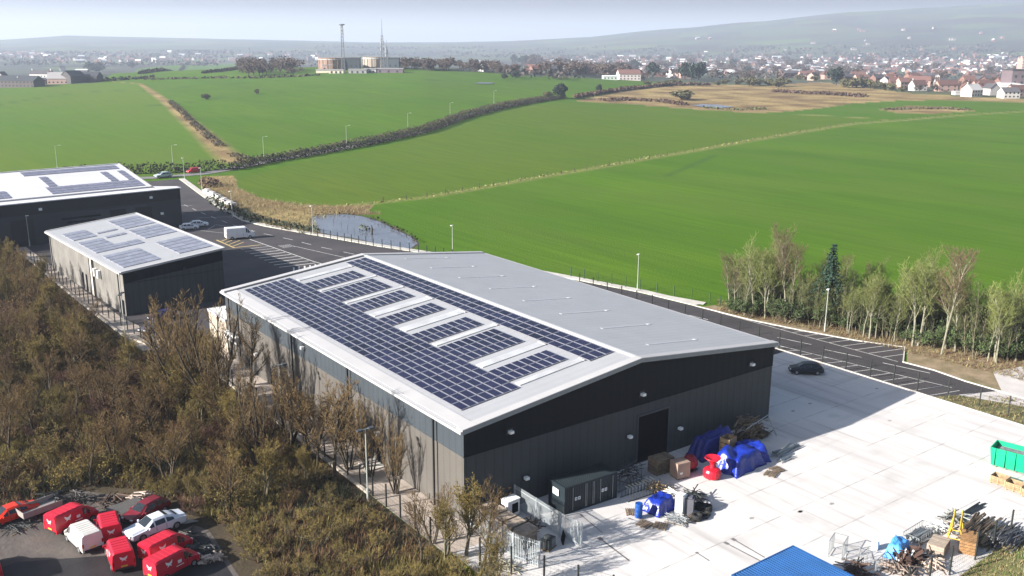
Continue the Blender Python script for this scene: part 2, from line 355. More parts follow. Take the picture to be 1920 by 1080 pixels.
def concrete_mat():
    m = mat('yard_concrete', (.60, .575, .55), .85, col2=(.50, .475, .46), scale=.10, detail=9, bump=.1, bscale=8)
    t = m.node_tree; b = t.nodes['Principled BSDF']; nw = t.nodes.new; lk = t.links.new
    tc = [n for n in t.nodes if n.type == 'TEX_COORD'][0]
    src = b.inputs['Base Color'].links[0].from_socket
    def mixin(fac, col):
        nonlocal src
        q = nw('ShaderNodeMix'); q.data_type = 'RGBA'; lk(fac, q.inputs['Factor']); lk(src, q.inputs['A']); q.inputs['B'].default_value = (*col, 1); src = q.outputs['Result']
    sp = nw('ShaderNodeSeparateXYZ'); lk(tc.outputs['Object'], sp.inputs[0])
    nzw = nw('ShaderNodeTexNoise'); nzw.inputs['Scale'].default_value = .5; nzw.inputs['Detail'].default_value = 6; lk(tc.outputs['Object'], nzw.inputs['Vector'])
    for ax, pitch, off, amt_ in ((0, 12.2, 1.9, .45), (1, 4.4, 3.0, .8)):
        a = nw('ShaderNodeMath'); a.operation = 'ADD'; a.inputs[1].default_value = off+600; lk(sp.outputs[ax], a.inputs[0])
        mo = nw('ShaderNodeMath'); mo.operation = 'MODULO'; mo.inputs[1].default_value = pitch; lk(a.outputs[0], mo.inputs[0])
        pp = nw('ShaderNodeMath'); pp.operation = 'SUBTRACT'; pp.inputs[1].default_value = pitch/2; lk(mo.outputs[0], pp.inputs[0])
        ab = nw('ShaderNodeMath'); ab.operation = 'ABSOLUTE'; lk(pp.outputs[0], ab.inputs[0])
        mr = nw('ShaderNodeMapRange'); mr.inputs['From Min'].default_value = .03; mr.inputs['From Max'].default_value = .10; mr.inputs['To Min'].default_value = 1; mr.inputs['To Max'].default_value = 0; lk(ab.outputs[0], mr.inputs['Value'])
        m2 = nw('ShaderNodeMapRange'); m2.inputs['From Min'].default_value = .38; m2.inputs['From Max'].default_value = .6; m2.inputs['To Min'].default_value = .0; m2.inputs['To Max'].default_value = amt_; lk(nzw.outputs['Fac'], m2.inputs['Value'])
        mu = nw('ShaderNodeMath'); mu.operation = 'MULTIPLY'; lk(mr.outputs[0], mu.inputs[0]); lk(m2.outputs[0], mu.inputs[1])
        mixin(mu.outputs[0], (.24, .225, .215))
    for sc_, st, rot, lo, hi, amt, col in ((.28, (1, .10, 1), 1.40, .52, .70, .7, (.36, .34, .34)), (.9, (1, .06, 1), 1.15, .55, .72, .6, (.30, .285, .28)), (.35, (.12, 1, 1), .25, .58, .72, .45, (.36, .34, .33)), (.22, (1, 1, 1), 0, .60, .74, .55, (.36, .35, .34)), (1.3, (1, 1, 1), 0, .70, .76, .8, (.18, .17, .17))):
        mp = nw('ShaderNodeMapping'); mp.inputs['Scale'].default_value = st; mp.inputs['Rotation'].default_value = (0, 0, rot); lk(tc.outputs['Object'], mp.inputs[0])
        n = nw('ShaderNodeTexNoise'); n.inputs['Scale'].default_value = sc_; n.inputs['Detail'].default_value = 5; lk(mp.outputs[0], n.inputs['Vector'])
        mr = nw('ShaderNodeMapRange'); mr.inputs['From Min'].default_value = lo; mr.inputs['From Max'].default_value = hi; mr.inputs['To Max'].default_value = amt; lk(n.outputs['Fac'], mr.inputs['Value'])
        mixin(mr.outputs[0], col)
    lk(src, b.inputs['Base Color']); return m
conc = concrete_mat()
pave = mat('pavement_concrete', (.50, .475, .43), .8, col2=(.40, .375, .34), scale=.6)
soil = mat('bare_soil', (.27, .20, .13), .95, col2=(.13, .105, .05), scale=.5, bump=.6, detail=8)
wfloor = mat('woodland_floor', (.065, .046, .022), .95, col2=(.030, .022, .011), scale=.35, bump=.8, detail=8)
grav = mat('scrapyard_dirt', (.110, .092, .080), .95, col2=(.060, .052, .048), scale=.4, bump=.5, detail=8)
paint = mat('white_road_paint', (.62, .61, .58), .7, col2=(.42, .41, .39), scale=1.5)
ypaint = mat('yellow_road_paint', (.55, .40, .14), .7, col2=(.40, .30, .12), scale=1.5)
KERB = [(-60, 380), (48.6, 232.9), (43.2, 196.5), (39.3, 167.9), (38.2, 152.4), (39.8, 143.1), (44.3, 128.4), (50.3, 108.8), (54.3, 98.3), (60.5, 80), (65.1, 63.7), (68.7, 49.1), (70.0, 37.7), (70.9, 27.2), (72.7, 19.2), (75.0, 11.4), (77.9, 5.5), (71.8, 2.0), (72.1, -2.2), (71.4, -6.9), (71.4, -14.2), (71.4, -40)]
KERB = KERB[1:]
s = MB(); s.sheet([(-60, 236)]+KERB[:-1]+[(62.8, -14.2), (62.8, 14), (41.7, 14), (-3.5, 30), (-6.6, 80), (-8.6, 100), (-10.8, 148), (-60, 148)], .02); struct('road', s, asph)
s = MB(); s.sheet([(0.2, 14.2), (62.7, 14.2), (62.7, -60), (-3.6, -60), (-3.6, 14.2)], .032); struct('yard', s, conc)
s = MB(); s.sheet([(-4.1, -3.6), (-.02, -3.6), (-.02, 66), (-4.1, 66)], .04); struct('path', s, mat('side_path_concrete', (.40, .34, .29), .85, col2=(.28, .235, .20), scale=.4, detail=8))
s = MB(); s.sheet([(-9.2, 66), (-4.0, 66), (-7.0, 84), (-9.0, 150), (-11.2, 150)], .044); s.sheet([(-4.1, 59), (-.2, 59), (-.2, 65.8), (-4.1, 65.8)], .044); struct('path', s, MATS['side_path_concrete'])
s = MB(); s.sheet([(-4.15, -70), (-4.15, 66), (-9.3, 66), (-11.2, 150), (-12.6, 168), (-90, 168), (-90, -70)], .008); struct('woodland_floor', s, wfloor)
s = MB(); s.sheet([(-60, 2), (-19.2, 3), (-18.6, 12), (-20.8, 17.6), (-22, 22), (-26, 26.8), (-33, 26.2), (-60, 20)], .016); struct('scrapyard_ground', s, grav)
s = MB(); s.sheet([(-60, 2.2), (-19.6, 3.2), (-19.0, 11.8), (-22.5, 15.5), (-27, 13.0), (-33.0, 16.2), (-36.5, 15.6), (-60, 12)], .020); struct('scrapyard_shadow', s, mat('painted_shadow', (.022, .020, .021), .7, col2=(.012, .011, .012), scale=.5, bump=.3, detail=7))  # cast shadow over the lower scrapyard, painted as a dark sheet
s = MB(); s.sheet([(72.2, 1.6), (78.2, 5.2), (75.4, 11.5), (73.1, 19.3), (71.3, 27.3), (70.6, 36.8), (73.0, 36.2), (77, 26), (82.5, 14), (90, 0), (96, -12), (96, -40), (71.8, -40)], .010); struct('verge', s, soil)
s = MB(); s.sheet([(62.75, -7.2), (66.0, -8.8), (71, -12), (71.4, -40), (62.75, -40)], .026)
struct('verge', s, mat('rough_verge', (.16, .14, .06), .95, col2=(.07, .08, .025), scale=.8, bump=.7, detail=8))
s = MB(); s.sheet([(71.5, -11.5), (78, -7), (96, -11), (96, -20), (71.5, -19)], .030); s.sheet([(66.2, -8.8), (71.35, -11.0), (71.35, -19), (70.2, -19)], .034); struct('path', s, mat('haul_track', (.50, .47, .45), .9, scale=.5))
# pavement and kerbs
s = MB(); slab_strip(s, [(x+1.0, y+.2) for x, y in KERB[0:12]], 1.7, 0, .13); s.sheet([(69.5, 50), (73.0, 38), (71.4, 37.2), (70.4, 40)], .135)
struct('pavement', s, pave)
s = MB(); slab_strip(s, [(x+.12, y) for x, y in KERB[11:]], .2, 0, .14); slab_strip(s, [(62.75, 15.8), (62.75, -60)], .2, 0, .16); struct('kerb', s, pave)
# side path edge wall/kerb
s = MB(); slab_strip(s, [(-4.15, 10), (-4.15, 58), (-6.5, 64), (-9.3, 74), (-10.2, 100), (-11.0, 150)], .30, 0, .22); struct('kerb', s, mat('old_kerb', (.42, .37, .31), .85, scale=.8))
# road markings
s = MB()
ctr = [(36.2, 205), (34.7, 189), (34.2, 170.1), (34.6, 150), (35.6, 139.0), (38.5, 126.7), (40.5, 115.1), (43.3, 103.7), (47.2, 92), (54, 72), (60, 56), (64.5, 40), (66.5, 27), (68.6, 14), (70.0, 5)]
def walk(pts, step):
    out = []; P = [Vector((*p, 0)) for p in pts]; carry = 0
    for a, b in zip(P, P[1:]):
        L = (b-a).length; d = (b-a)/L; q = carry
        while q < L: out.append((a+d*q, d)); q += step
        carry = q-L
    return out
for p, d in walk(ctr, 7.0):
    if p.y > 28: line_strip(s, [p, p+d*3.4], .18, .026)
for a, b in (((67.2, 19), (68.4, 14)), ((68.0, 11.5), (69.2, 6.5)), ((69.5, 3.5), (70.8, -2.5))): line_strip(s, [a, b], .16, .026)
line_strip(s, [(31.6, 131), (33.6, 103.5), (34.4, 98)], .22, .026)
line_strip(s, [(36.3, 119.5), (41.5, 97)], .14, .026)
line_strip(s, [(26.6, 96), (33.4, 97.5), (43, 92)], .15, .026)
for i in range(9): line_strip(s, [(26+i*1.9, 96-i*.1), (26.6+i*1.9, 91.5-i*.2)], .15, .026)
for i in range(6): line_strip(s, [(27.2+i*1.1, 98), (28.4+i*1.1, 100.8)], .3, .026)
for i in range(11):
    if i < 10: line_strip(s, [(26.2, 124.5-i*2.45), (31.8+i*.17, 124.0-i*2.45)], .30 if i > 2 else .2, .026)
for i in range(6): line_strip(s, [(34.0+.45*i, 121.2), (34.1+.45*i, 118.4)], .1, .026)
for a, b in (((24.5, 88), (27, 83)), ((14, 75), (16.2, 69)), ((9, 73), (11, 67)), ((31.5, 152), (36, 139)), ((24, 151), (31.6, 137)), ((31, 163), (38, 160)), ((28, 147), (31, 151)), ((29, 185), (36, 182))): line_strip(s, [a, b], .14, .026)
# parking bays beside the right-hand kerb
for i in range(13):
    y = 29.5-i*2.05
    xr = lerp([(-20, 71.4), (2, 71.8), (2.6, 74), (5.5, 77.7), (11.4, 75.0), (19.2, 72.7), (27.2, 70.9), (40, 70)], y-.8); x0 = 70.4+(31-y)*.041
    if xr-x0 > .5: line_strip(s, [(x0, y), (xr-.15, y-(xr-x0)*.27)], .11, .026)
line_strip(s, [(70.3, 33), (71.6, 2.6)], .12, .026)
line_strip(s, [(63.9, 19), (66.3, 2.6), (68.0, -7)], .12, .026)
for i in range(12):
    y = 16.2-i*2.1; line_strip(s, [(63.3, y), (64.2+(17-y)*.15, y-.5-(17-y)*.03)], .11, .026)
struct('road_markings', s, paint)
def drape(name, pts, w_, m, dz=.12):
    s = MB(); out = []
    for a, b in zip(pts, pts[1:]):
        n = max(2, int((b-a).length/4))
        for i in range(n): out.append(a.lerp(b, i/n))
    out.append(pts[-1]); vs = []
    for i, p in enumerate(out):
        d = (out[min(i+1, len(out)-1)]-out[max(i-1, 0)]); d.z = 0; d.normalize(); n_ = Vector((-d.y, d.x, 0))
        for sg in (-1, 1): q = p+n_*sg*w_/2; vs.append((q.x, q.y, terr(q.x, q.y)+dz))
    k = len(out); s.add(vs, [(2*i, 2*i+1, 2*i+3, 2*i+2) for i in range(k-1)]); o = struct(name, s, m)
    if o.data.polygons[0].normal.z < 0: o.data.flip_normals()
    return o
drape('lane', [gnd(x, y) for x, y in [(190, 337), (300, 333), (380, 326), (440, 316), (500, 303), (600, 286), (700, 267), (800, 245), (870, 219), (940, 201), (1000, 190), (1050, 184)]], 5.2, mat('lane_tarmac', (.20, .19, .19), .9, col2=(.13, .125, .12), scale=.5))
s = MB(); line_strip(s, [(25.5, 134.4), (25.7, 124.3)], .35, .027); line_strip(s, [(25.9, 124.6), (31.2, 124.2)], .35, .0275)
for i in range(4): line_strip(s, [(26, 126+i*2.2), (29.5, 129+i*2.2)], .25, .0265)
struct('road_markings', s, ypaint)
s = MB()
for i in range(6):
    line_strip(s, [(56.5, 10.4-i*3.1), (60.8, 9.8-i*3.1)], .12, .0362)
struct('yard_markings', s, paint)
s = MB()
for a_, b_, w_ in ((at(1122, 1008), at(1180, 1052), .16), (at(1358, 1017), at(1425, 1052), .14), (at(1372, 1010), at(1434, 1046), .14), (at(1305, 1036), at(1330, 1052), .12), (at(1088, 965), at(1130, 1000), .08), (at(1178, 972), at(1260, 1000), .07)):
    line_strip(s, [a_, a_.lerp(b_, .12)], w_*2.6, .0362); line_strip(s, [a_.lerp(b_, .08), b_], w_, .0368)
struct('tar_seams', s, mat('tar_seam', (.10, .09, .09), .7, col2=(.17, .16, .16), scale=2))
s = MB()
for px, py in ((1519, 757), (1487, 771), (1668, 789), (1560, 945), (1500, 960), (1410, 972), (1502, 959), (1644, 729)):
    q = at(px, py); s.sheet([(q.x+.28*math.cos(k*.9)*(1+.3*math.sin(k*5)), q.y+.2*math.sin(k*.9)) for k in range(7)], .0365)
struct('oil_stains', s, mat('oil_stain', (.20, .19, .18), .7, col2=(.34, .33, .32), scale=3))
# pond
s = MB()
PD = [gnd(x, y) for x, y in [(583, 418), (588, 407), (610, 402), (650, 402), (680, 406), (712, 416), (740, 430), (770, 444), (783, 456), (768, 467), (735, 464), (700, 455), (660, 446), (620, 440), (592, 434)]]
s.sheet([p[:2] for p in PD], .012)
wat = mat('pond_water', (.14, .155, .20), .12, col2=(.10, .115, .145), scale=.2, spec=.7, bump=.04, bscale=2)
struct('pond', s, wat)
s = MB(); PD2 = [Vector((p.x, p.y, 0)) for p in PD]; c_ = sum(PD2, Vector())/len(PD2)
ring = [(q+(q-c_).normalized()*.9) for q in PD2]
s.sheet([p[:2] for p in ring], .007); struct('pond_bank', s, mat('wet_mud', (.05, .045, .028), .8, scale=1))
s = MB(); p0 = [gnd(x, y) for x, y in [(1296, 198.5), (1315, 196), (1345, 197), (1378, 201), (1350, 203.5), (1318, 201.5)]]
s.add([(p.x, p.y, p.z+.35) for p in p0], [tuple(range(6))], 0); struct('pond', s, wat)
s = MB(); p0 = [gnd(x, y) for x, y in [(888, 157), (900, 155.5), (926, 156), (924, 158), (900, 158)]]
s.add([(p.x, p.y, p.z+.5) for p in p0], [tuple(range(5))], 0); struct('pond', s, wat)
# ------------------------------------------------------------------ main warehouse
H, L, W, HR = 9.0, 57.5, 41.49, 11.305
SL = (HR-H)/(W/2)
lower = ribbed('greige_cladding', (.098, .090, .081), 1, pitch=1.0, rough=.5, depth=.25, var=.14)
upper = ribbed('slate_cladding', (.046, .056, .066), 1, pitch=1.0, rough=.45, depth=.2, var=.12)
lower2 = ribbed('greige_cladding_shaded', (.056, .060, .062), 0, pitch=1.0, rough=.6, spec=.15, depth=.25, var=.12)  # greige cladding again, with the gable's shade put into its colour
upper2 = ribbed('slate_cladding_shaded', (.004, .006, .009), 0, pitch=1.0, rough=.55, spec=.12, depth=.2, var=.1)  # slate cladding again, darkened to near black for the gable's shade
roofm = ribbed('roof_sheeting', (.325, .33, .345), 1, pitch=1.0, rough=.5, depth=.22, var=.07, dark=.95)
trim = mat('roof_trim', (.42, .41, .41), .45, scale=.3, var=.10)
darktrim = mat('dark_flashing', (.05, .055, .06), .5)
pipe = mat('black_downpipe', (.012, .012, .014), .4)
glassfib = mat('rooflight_sheet', (.46, .47, .48), .3, col2=(.34, .34, .35), scale=.6, var=.1)
wlight = mat('wall_light_white', (.85, .85, .82), .3)
doorm = mat('door_black', (.004, .004, .006), .7, spec=.08)
alu = mat('panel_frame', (.30, .30, .35), .35, metal=.3)
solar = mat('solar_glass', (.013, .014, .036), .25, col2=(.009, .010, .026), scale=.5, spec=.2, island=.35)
wh = thing('warehouse', (0, 0, 0), 'largest warehouse, shallow gable roof with dark solar panels covering its left slope', 'warehouse')
def front(mb, z0, z1, y, gable=False, y2=None):
    pass
BZ = 6.4
s = MB()
s.add([(0, 0, 0), (0, L, 0), (0, L, BZ), (0, 0, BZ)], [(3, 2, 1, 0)][::1], 0)
s.add([(W, 0, 0), (W, L, 0), (W, L, BZ), (W, 0, BZ)], [(0, 1, 2, 3)], 0)
s.add([(0, 0, 0), (W, 0, 0), (W, 0, BZ), (0, 0, BZ)], [(0, 1, 2, 3)], 1)
s.add([(0, L, 0), (W, L, 0), (W, L, BZ), (0, L, BZ)], [(3, 2, 1, 0)], 1)
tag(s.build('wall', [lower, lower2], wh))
s = MB(); q = -.03
s.add([(q, q, BZ), (q, L-q, BZ), (q, L-q, H-.05), (q, q, H-.05)], [(3, 2, 1, 0)], 0)
s.add([(W-q, q, BZ), (W-q, L-q, BZ), (W-q, L-q, H-.05), (W-q, q, H-.05)], [(0, 1, 2, 3)], 0)
for yy, od in ((q, (0, 1, 2, 3, 4)), (L-q, (4, 3, 2, 1, 0))):
    s.add([(q, yy, BZ), (W-q, yy, BZ), (W-q, yy, H-.05), (W/2, yy, HR-.05), (q, yy, H-.05)], [od], 1)
s.bx(-.05, W+.05, -.05, 0.0, BZ-.06, BZ, 1); s.bx(-.05, 0, 0, L, BZ-.06, BZ, 0)
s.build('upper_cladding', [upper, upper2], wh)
def slope_box(mb, x0, x1, y0, y1, h0, h1, side=0, m=0):
    """box lying on the left (side 0) or right slope between heights h0,h1 above the sheeting"""
    def z(x): return H+SL*(x if side == 0 else W-x)
    vs = [(x, y, z(x)+h) for x in (x0, x1) for y in (y0, y1) for h in (h0, h1)]
    mb.add(vs, [(0, 1, 3, 2), (4, 6, 7, 5), (0, 4, 5, 1), (2, 3, 7, 6), (0, 2, 6, 4), (1, 5, 7, 3)], m)
s = MB(); slope_box(s, -.25, W/2, -.12, L+.12, -.10, 0); slope_box(s, W/2, W+.25, -.12, L+.12, -.10, 0, 1); s.build('roof', roofm, wh)
s = MB(); slope_box(s, W/2-.32, W/2, -.3, L+.3, .03, .10); slope_box(s, W/2, W/2+.32, -.3, L+.3, .03, .10, 1); s.build('ridge_cap', mat('ridge_cap_white', (.52, .52, .52), .4), wh)
for y0, y1 in ((-.35, .55), (L-.55, L+.45)):
    s = MB(); slope_box(s, -.35, W/2, y0, y1, -.05, .14); slope_box(s, W/2, W+.35, y0, y1, -.05, .14, 1); s.build('verge_trim', trim, wh)
s = MB(); slope_box(s, -.3, W/2, L-.95, L-.62, 0, .10); s.build('verge_gutter', darktrim, wh)
s = MB(); slope_box(s, -.3, W/2, -.36, -.33, -.34, .06, 0); slope_box(s, W/2, W+.3, -.36, -.33, -.34, .06, 1); s.build('fascia', mat('fascia_grey', (.22, .23, .24), .5), wh)
for x0, x1, nm in ((-.55, -.2, 'gutter'), (W+.2, W+.5, 'gutter')):
    s = MB(); s.bx(x0, x1, -.35, L+.45, H-.28, H-.04); s.build(nm, trim, wh)
s = MB(); slope_box(s, -.1, 1.25, .6, L-1, .02, .05); s.build('eaves_sheet', trim, wh)
for y in (4.4, 21.2, 35.3, 52.3, 55.4):
    s = MB(); s.bx(-.42, -.28, y-.07, y+.07, 0.1, H-.3); s.bx(-.46, -.03, y-.12, y+.12, H-.5, H-.3); s.build('downpipe', pipe, wh)
for y, z in ((32.6, 7.7), (15.2, 3.35), (47, 3.0)):
    s = MB(); s.box((-.25, y, z), (.42, .45, .35)); s.bx(-.06, -.032, y-.3, y+.3, z-.25, z+.3, 1); s.build('wall_light', [wlight, pipe], wh)
for x, z in ((4.9, 7.6), (21.2, 7.5), (37.7, 7.3), (6.7, 2.6), (19.6, 3.4), (26.8, 2.5)):
    s = MB(); s.box((x, -.26, z), (.40, .42, .26)); s.bx(x-.34, x+.34, -.07, -.034, z-.3, z+.3, 1); s.build('wall_light', [wlight, pipe], wh)
s = MB(); s.bx(20.9, 25.1, -.06, .1, 0.04, 5.1); s.bx(20.7, 20.9, -.10, .1, .04, 5.3, 1); s.bx(25.1, 25.3, -.10, .1, .04, 5.3, 1); s.bx(20.9, 25.1, -.10, .1, 5.1, 5.3, 1)
s.bx(20.92, 25.08, -.075, -.06, .06, .16, 1)
s.build('roller_door', [doorm, darktrim], wh)
for y in (15.3, 42.5):
    d = MB(); d.bx(-.06, .02, y-.5, y+.5, .15, 2.3); d.bx(-.09, .02, y-.58, y-.5, .15, 2.4, 1); d.bx(-.09, .02, y+.5, y+.58, .15, 2.4, 1); d.bx(-.09, .02, y-.5, y+.5, 2.3, 2.4, 1); d_ = d.build('door', [doorm, darktrim], wh)
    hnd = MB(); hnd.bx(-.14, -.06, y-.42, y-.38, 1.0, 1.25); hnd.build('handle', alu, d_)
s = MB(); s.bx(-1.9, -.02, 14.2, 16.4, .045, .16); s.build('door_step', pave, wh)
RL = [3.9+7.13*k for k in range(8)]
RLL = [3.95, 10.3, 18.7, 25.4, 32.6, 39.3, 46.5, 53.6]
for k in range(8):
    s = MB(); y = RLL[k]; wd = (.75, 1.05, .75, 1.3, 1.2, .5, .4, .9)[k]
    slope_box(s, 8.75, 16.6, y-wd*.55, y+wd*.55, .0, .09); slope_box(s, 16.6, 16.75, y-wd*.6, y+wd*.6, 0, .14); s.build('rooflight', glassfib, wh)
for k in range(8):
    s = MB(); y = RL[k]; slope_box(s, 25.6, 33.0, y-.22, y+.22, .0, .03, 1); slope_box(s, 32.6, 33.1, y-.22, y+.22, 0, .05, 1, 1); s.build('rooflight', [mat('rooflight_sheet_pale', (.40, .405, .42), .35), mat('rooflight_cap', (.60, .60, .61), .4)], wh)
# solar panels, each one a framed module lying on rails
s = MB(); 
for x0, x1, y0, y1 in ((1.7, 8.5, 3.0, 55.5), (8.5, 15.9, 4.8, 8.6)): pass
panels = []
def block(x0, x1, nx, y0, y1, ny, skip=None):
    px, py = (x1-x0)/nx, (y1-y0)/ny
    for i in range(nx):
        for j in range(ny):
            panels.append((x0+i*px, x0+(i+1)*px, y0+j*py, y0+(j+1)*py))
block(1.80, 8.42, 7, 3.1, 55.5, 31)
block(16.9, 20.1, 3, 3.0, 55.6, 31)
for y0, y1, n in ((5.0, 8.5, 2), (12.1, 17.7, 3), (19.7, 23.3, 2), (27.5, 30.8, 2), (34.6, 38.2, 2), (40.3, 45.6, 3), (47.5, 51.2, 2)): block(8.47, 15.8, 8, y0, y1, n)
panels.sort(key=lambda p: (p[0]+41.5)**2+(p[2]+63)**2)
def panel_geo(mb, x0, x1, y0, y1, zf, g=.035):
    a, b, c, d = x0+g, x1-g, y0+g, y1-g; fr = .045
    vs = [(x, y, zf(x)+h) for h in (.07, .115) for x, y in ((a, c), (b, c), (b, d), (a, d))]
    mb.add(vs, [(0, 1, 5, 4), (1, 2, 6, 5), (2, 3, 7, 6), (3, 0, 4, 7)], 0)
    inn = [(a+fr, c+fr), (b-fr, c+fr), (b-fr, d-fr), (a+fr, d-fr)]
    vs = [(x, y, zf(x)+.115) for x, y in ((a, c), (b, c), (b, d), (a, d))]+[(x, y, zf(x)+.115) for x, y in inn]
    mb.add(vs, [(0, 1, 5, 4), (1, 2, 6, 5), (2, 3, 7, 6), (3, 0, 4, 7)], 0)
    mb.add([(x, y, zf(x)+.113) for x, y in inn], [(0, 1, 2, 3)], 1)
zf = lambda x: H+SL*x
for p in panels[:100]:
    s = MB(); panel_geo(s, *p, zf); s.build('solar_panel', [alu, solar], wh)
s = MB()
for p in panels[100:]: panel_geo(s, *p, zf)
tag(s.build('solar_panel', [alu, solar], wh), kind='stuff')

# annex and heat pumps at the far left corner
an = thing('annex', (0, 58, 0), 'low flat-roofed extension with a white roof at the far left end of the largest warehouse', 'extension')
am = mat('annex_render', (.34, .29, .235), .8, scale=.5, var=.2)
s = MB(); s.bx(.05, 8, 0.05, 7, 0, 4.6); s.build('wall', am, an)
s = MB(); s.bx(0.0, 8.1, -.0, 7.1, 4.6, 4.8); s.build('roof', mat('annex_roof', (.85, .83, .80), .5), an)
s = MB(); s.bx(-.08, 0.03, .02, 7.15, 4.45, 4.85); s.bx(-.08, 8, 7.1, 7.2, 4.45, 4.85); s.build('parapet', trim, an)
for i in range(4):
    a = thing('air_conditioner', (-.45, 53.1+i*1.15, 3.3), ['white air conditioning unit nearest the black downpipe on the warehouse wall', 'second white air conditioning unit from the black downpipe on the warehouse wall', 'third white air conditioning unit from the black downpipe on the warehouse wall', 'farthest white air conditioning unit from the downpipe, beside the annex'][i], 'air conditioner', 'wall air conditioning units')
    s = MB(); s.box((0, 0, 0), (.42, .85, .95)); s.box((.3, 0, -.52), (.3, .8, .05)); s.build('casing', wlight, a)
    s = MB(); s.lathe([(.30, 0), (.30, .02)], (0, 0, 0), 14); o = s.build('fan_grille', darktrim, a); o.rotation_euler = (0, R(-90), 0); o.location = (-.215, 0, 0)

# ------------------------------------------------------------------ second and third buildings (local frames)
def panel_grid(mb, P, c0, c1, nx, r0, r1, ny, h=.1):
    """P(u,v)->point on roof; cells as framed modules"""
    for i in range(nx):
        for j in range(ny):
            u0 = c0+(c1-c0)*(i+.04)/nx; u1 = c0+(c1-c0)*(i+.96)/nx; v0 = r0+(r1-r0)*(j+.05)/ny; v1 = r0+(r1-r0)*(j+.95)/ny
            du, dv = (u1-u0)*.05, (v1-v0)*.05
            q = [P(u0, v0), P(u1, v0), P(u1, v1), P(u0, v1)]; z = Vector((0, 0, h))
            mb.add([p for p in q]+[p+z for p in q], [(0, 1, 5, 4), (1, 2, 6, 5), (2, 3, 7, 6), (3, 0, 4, 7), (4, 5, 6, 7)], 0)
            q = [P(u0+du, v0+dv), P(u1-du, v0+dv), P(u1-du, v1-dv), P(u0+du, v1-dv)]; z = Vector((0, 0, h+.012))
            mb.add([p+z for p in q], [(0, 1, 2, 3)], 1)
A2 = 3.34
u2 = thing('industrial_unit', (-6.15, 85.0, 0), 'middle-sized grey unit with pale sloping roof and solar blocks paled by reflected sky beside the thicket', 'warehouse', rz=R(A2))
U2W, U2L, Z0, Z1 = 16.0, 41.3, 7.0, 8.55
solar2 = mat('solar_glass_sky_tint', (.20, .215, .265), .3, col2=(.16, .17, .225), scale=.5, spec=.5, island=.15)  # sky reflection put into the glass as a pale base colour
s = MB(); zb = 0
s.add([(0, 0, 0), (U2W, 0, 0), (U2W, U2L, 0), (0, U2L, 0), (0, 0, Z0), (U2W, 0, Z1), (U2W, U2L, Z1), (0, U2L, Z0)], [(0, 1, 5, 4), (1, 2, 6, 5), (2, 3, 7, 6)], 1)
s.add([(0, 0, 0), (0, U2L, 0), (0, U2L, Z0), (0, 0, Z0)], [(3, 2, 1, 0)], 0)
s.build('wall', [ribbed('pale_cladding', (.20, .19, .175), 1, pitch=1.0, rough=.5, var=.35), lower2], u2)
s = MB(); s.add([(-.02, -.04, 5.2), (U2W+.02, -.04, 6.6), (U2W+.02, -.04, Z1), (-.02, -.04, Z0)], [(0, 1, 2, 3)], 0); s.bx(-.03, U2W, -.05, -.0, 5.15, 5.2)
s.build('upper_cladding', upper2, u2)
s = MB(); zz = lambda x: Z0+(Z1-Z0)*x/U2W
def sb(mb, x0, x1, y0, y1, h0, h1, m=0):
    vs = [(x, y, zz(x)+h) for x in (x0, x1) for y in (y0, y1) for h in (h0, h1)]
    mb.add(vs, [(0, 1, 3, 2), (4, 6, 7, 5), (0, 4, 5, 1), (2, 3, 7, 6), (0, 2, 6, 4), (1, 5, 7, 3)], m)
sb(s, -.3, U2W+.25, -.25, U2L+.2, 0.0, .12); s.build('roof', roofm, u2)
s = MB(); sb(s, -.35, U2W+.3, -.42, -.02, -.12, .2); s.build('verge_trim', trim, u2)
s = MB(); sb(s, -.35, U2W+.3, U2L, U2L+.35, -.05, .22); s.build('verge_trim', trim, u2)
s = MB(); s.bx(-.62, -.3, -.4, U2L+.3, Z0-.22, Z0+.06); s.build('gutter', trim, u2)
s = MB(); sb(s, U2W+.1, U2W+.4, -.4, U2L+.3, -.1, .22); s.build('ridge_cap', trim, u2)
# panel blocks from the photograph, placed in roof coordinates (u across 0..1 from eave, v along 0..1 from the near end)
P2 = lambda u, v: Vector((u*U2W, v*U2L, zz(u*U2W)+.13))
for (c0, c1, nx, r0, r1, ny) in ((.05, .42, 6, .045, .30, 5), (.05, .55, 8, .37, .46, 2), (.05, .30, 4, .46, .63, 3), (.05, .30, 4, .68, .86, 3), (.34, .56, 4, .60, .64, 1), (.34, .56, 4, .72, .75, 1), (.62, .97, 6, .06, .33, 5), (.62, .97, 6, .44, .66, 4), (.62, .97, 6, .70, .94, 4)):
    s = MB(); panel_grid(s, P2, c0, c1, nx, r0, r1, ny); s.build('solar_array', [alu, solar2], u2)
for y in (1.6, 14.8, 16.2, 39.5):
    s = MB(); s.bx(-.34, -.2, y-.07, y+.07, .1, Z0-.2); s.build('downpipe', pipe, u2)
s = MB(); s.bx(-.25, .02, 14.9, 16.1, 0.1, Z0-.25); s.build('pilaster', mat('pilaster_pale', (.42, .39, .35), .6), u2)
for y in (11.3, 13.2):
    s = MB(); s.box((-.3, y, 4.6), (.5, .6, 1.3)); s.build('vent', wlight, u2)
for y in (19.5, 21.5):
    s = MB(); s.bx(-.05, .03, y-.45, y+.45, .1, 3.0); s.build('window', doorm, u2)
s = MB(); s.bx(-.06, .03, .5, 1.3, .1, 2.4); s.build('door', doorm, u2)
s = MB(); s.box((9.5, -.2, 6.2), (.3, .3, .2)); s.build('wall_light', pipe, u2)

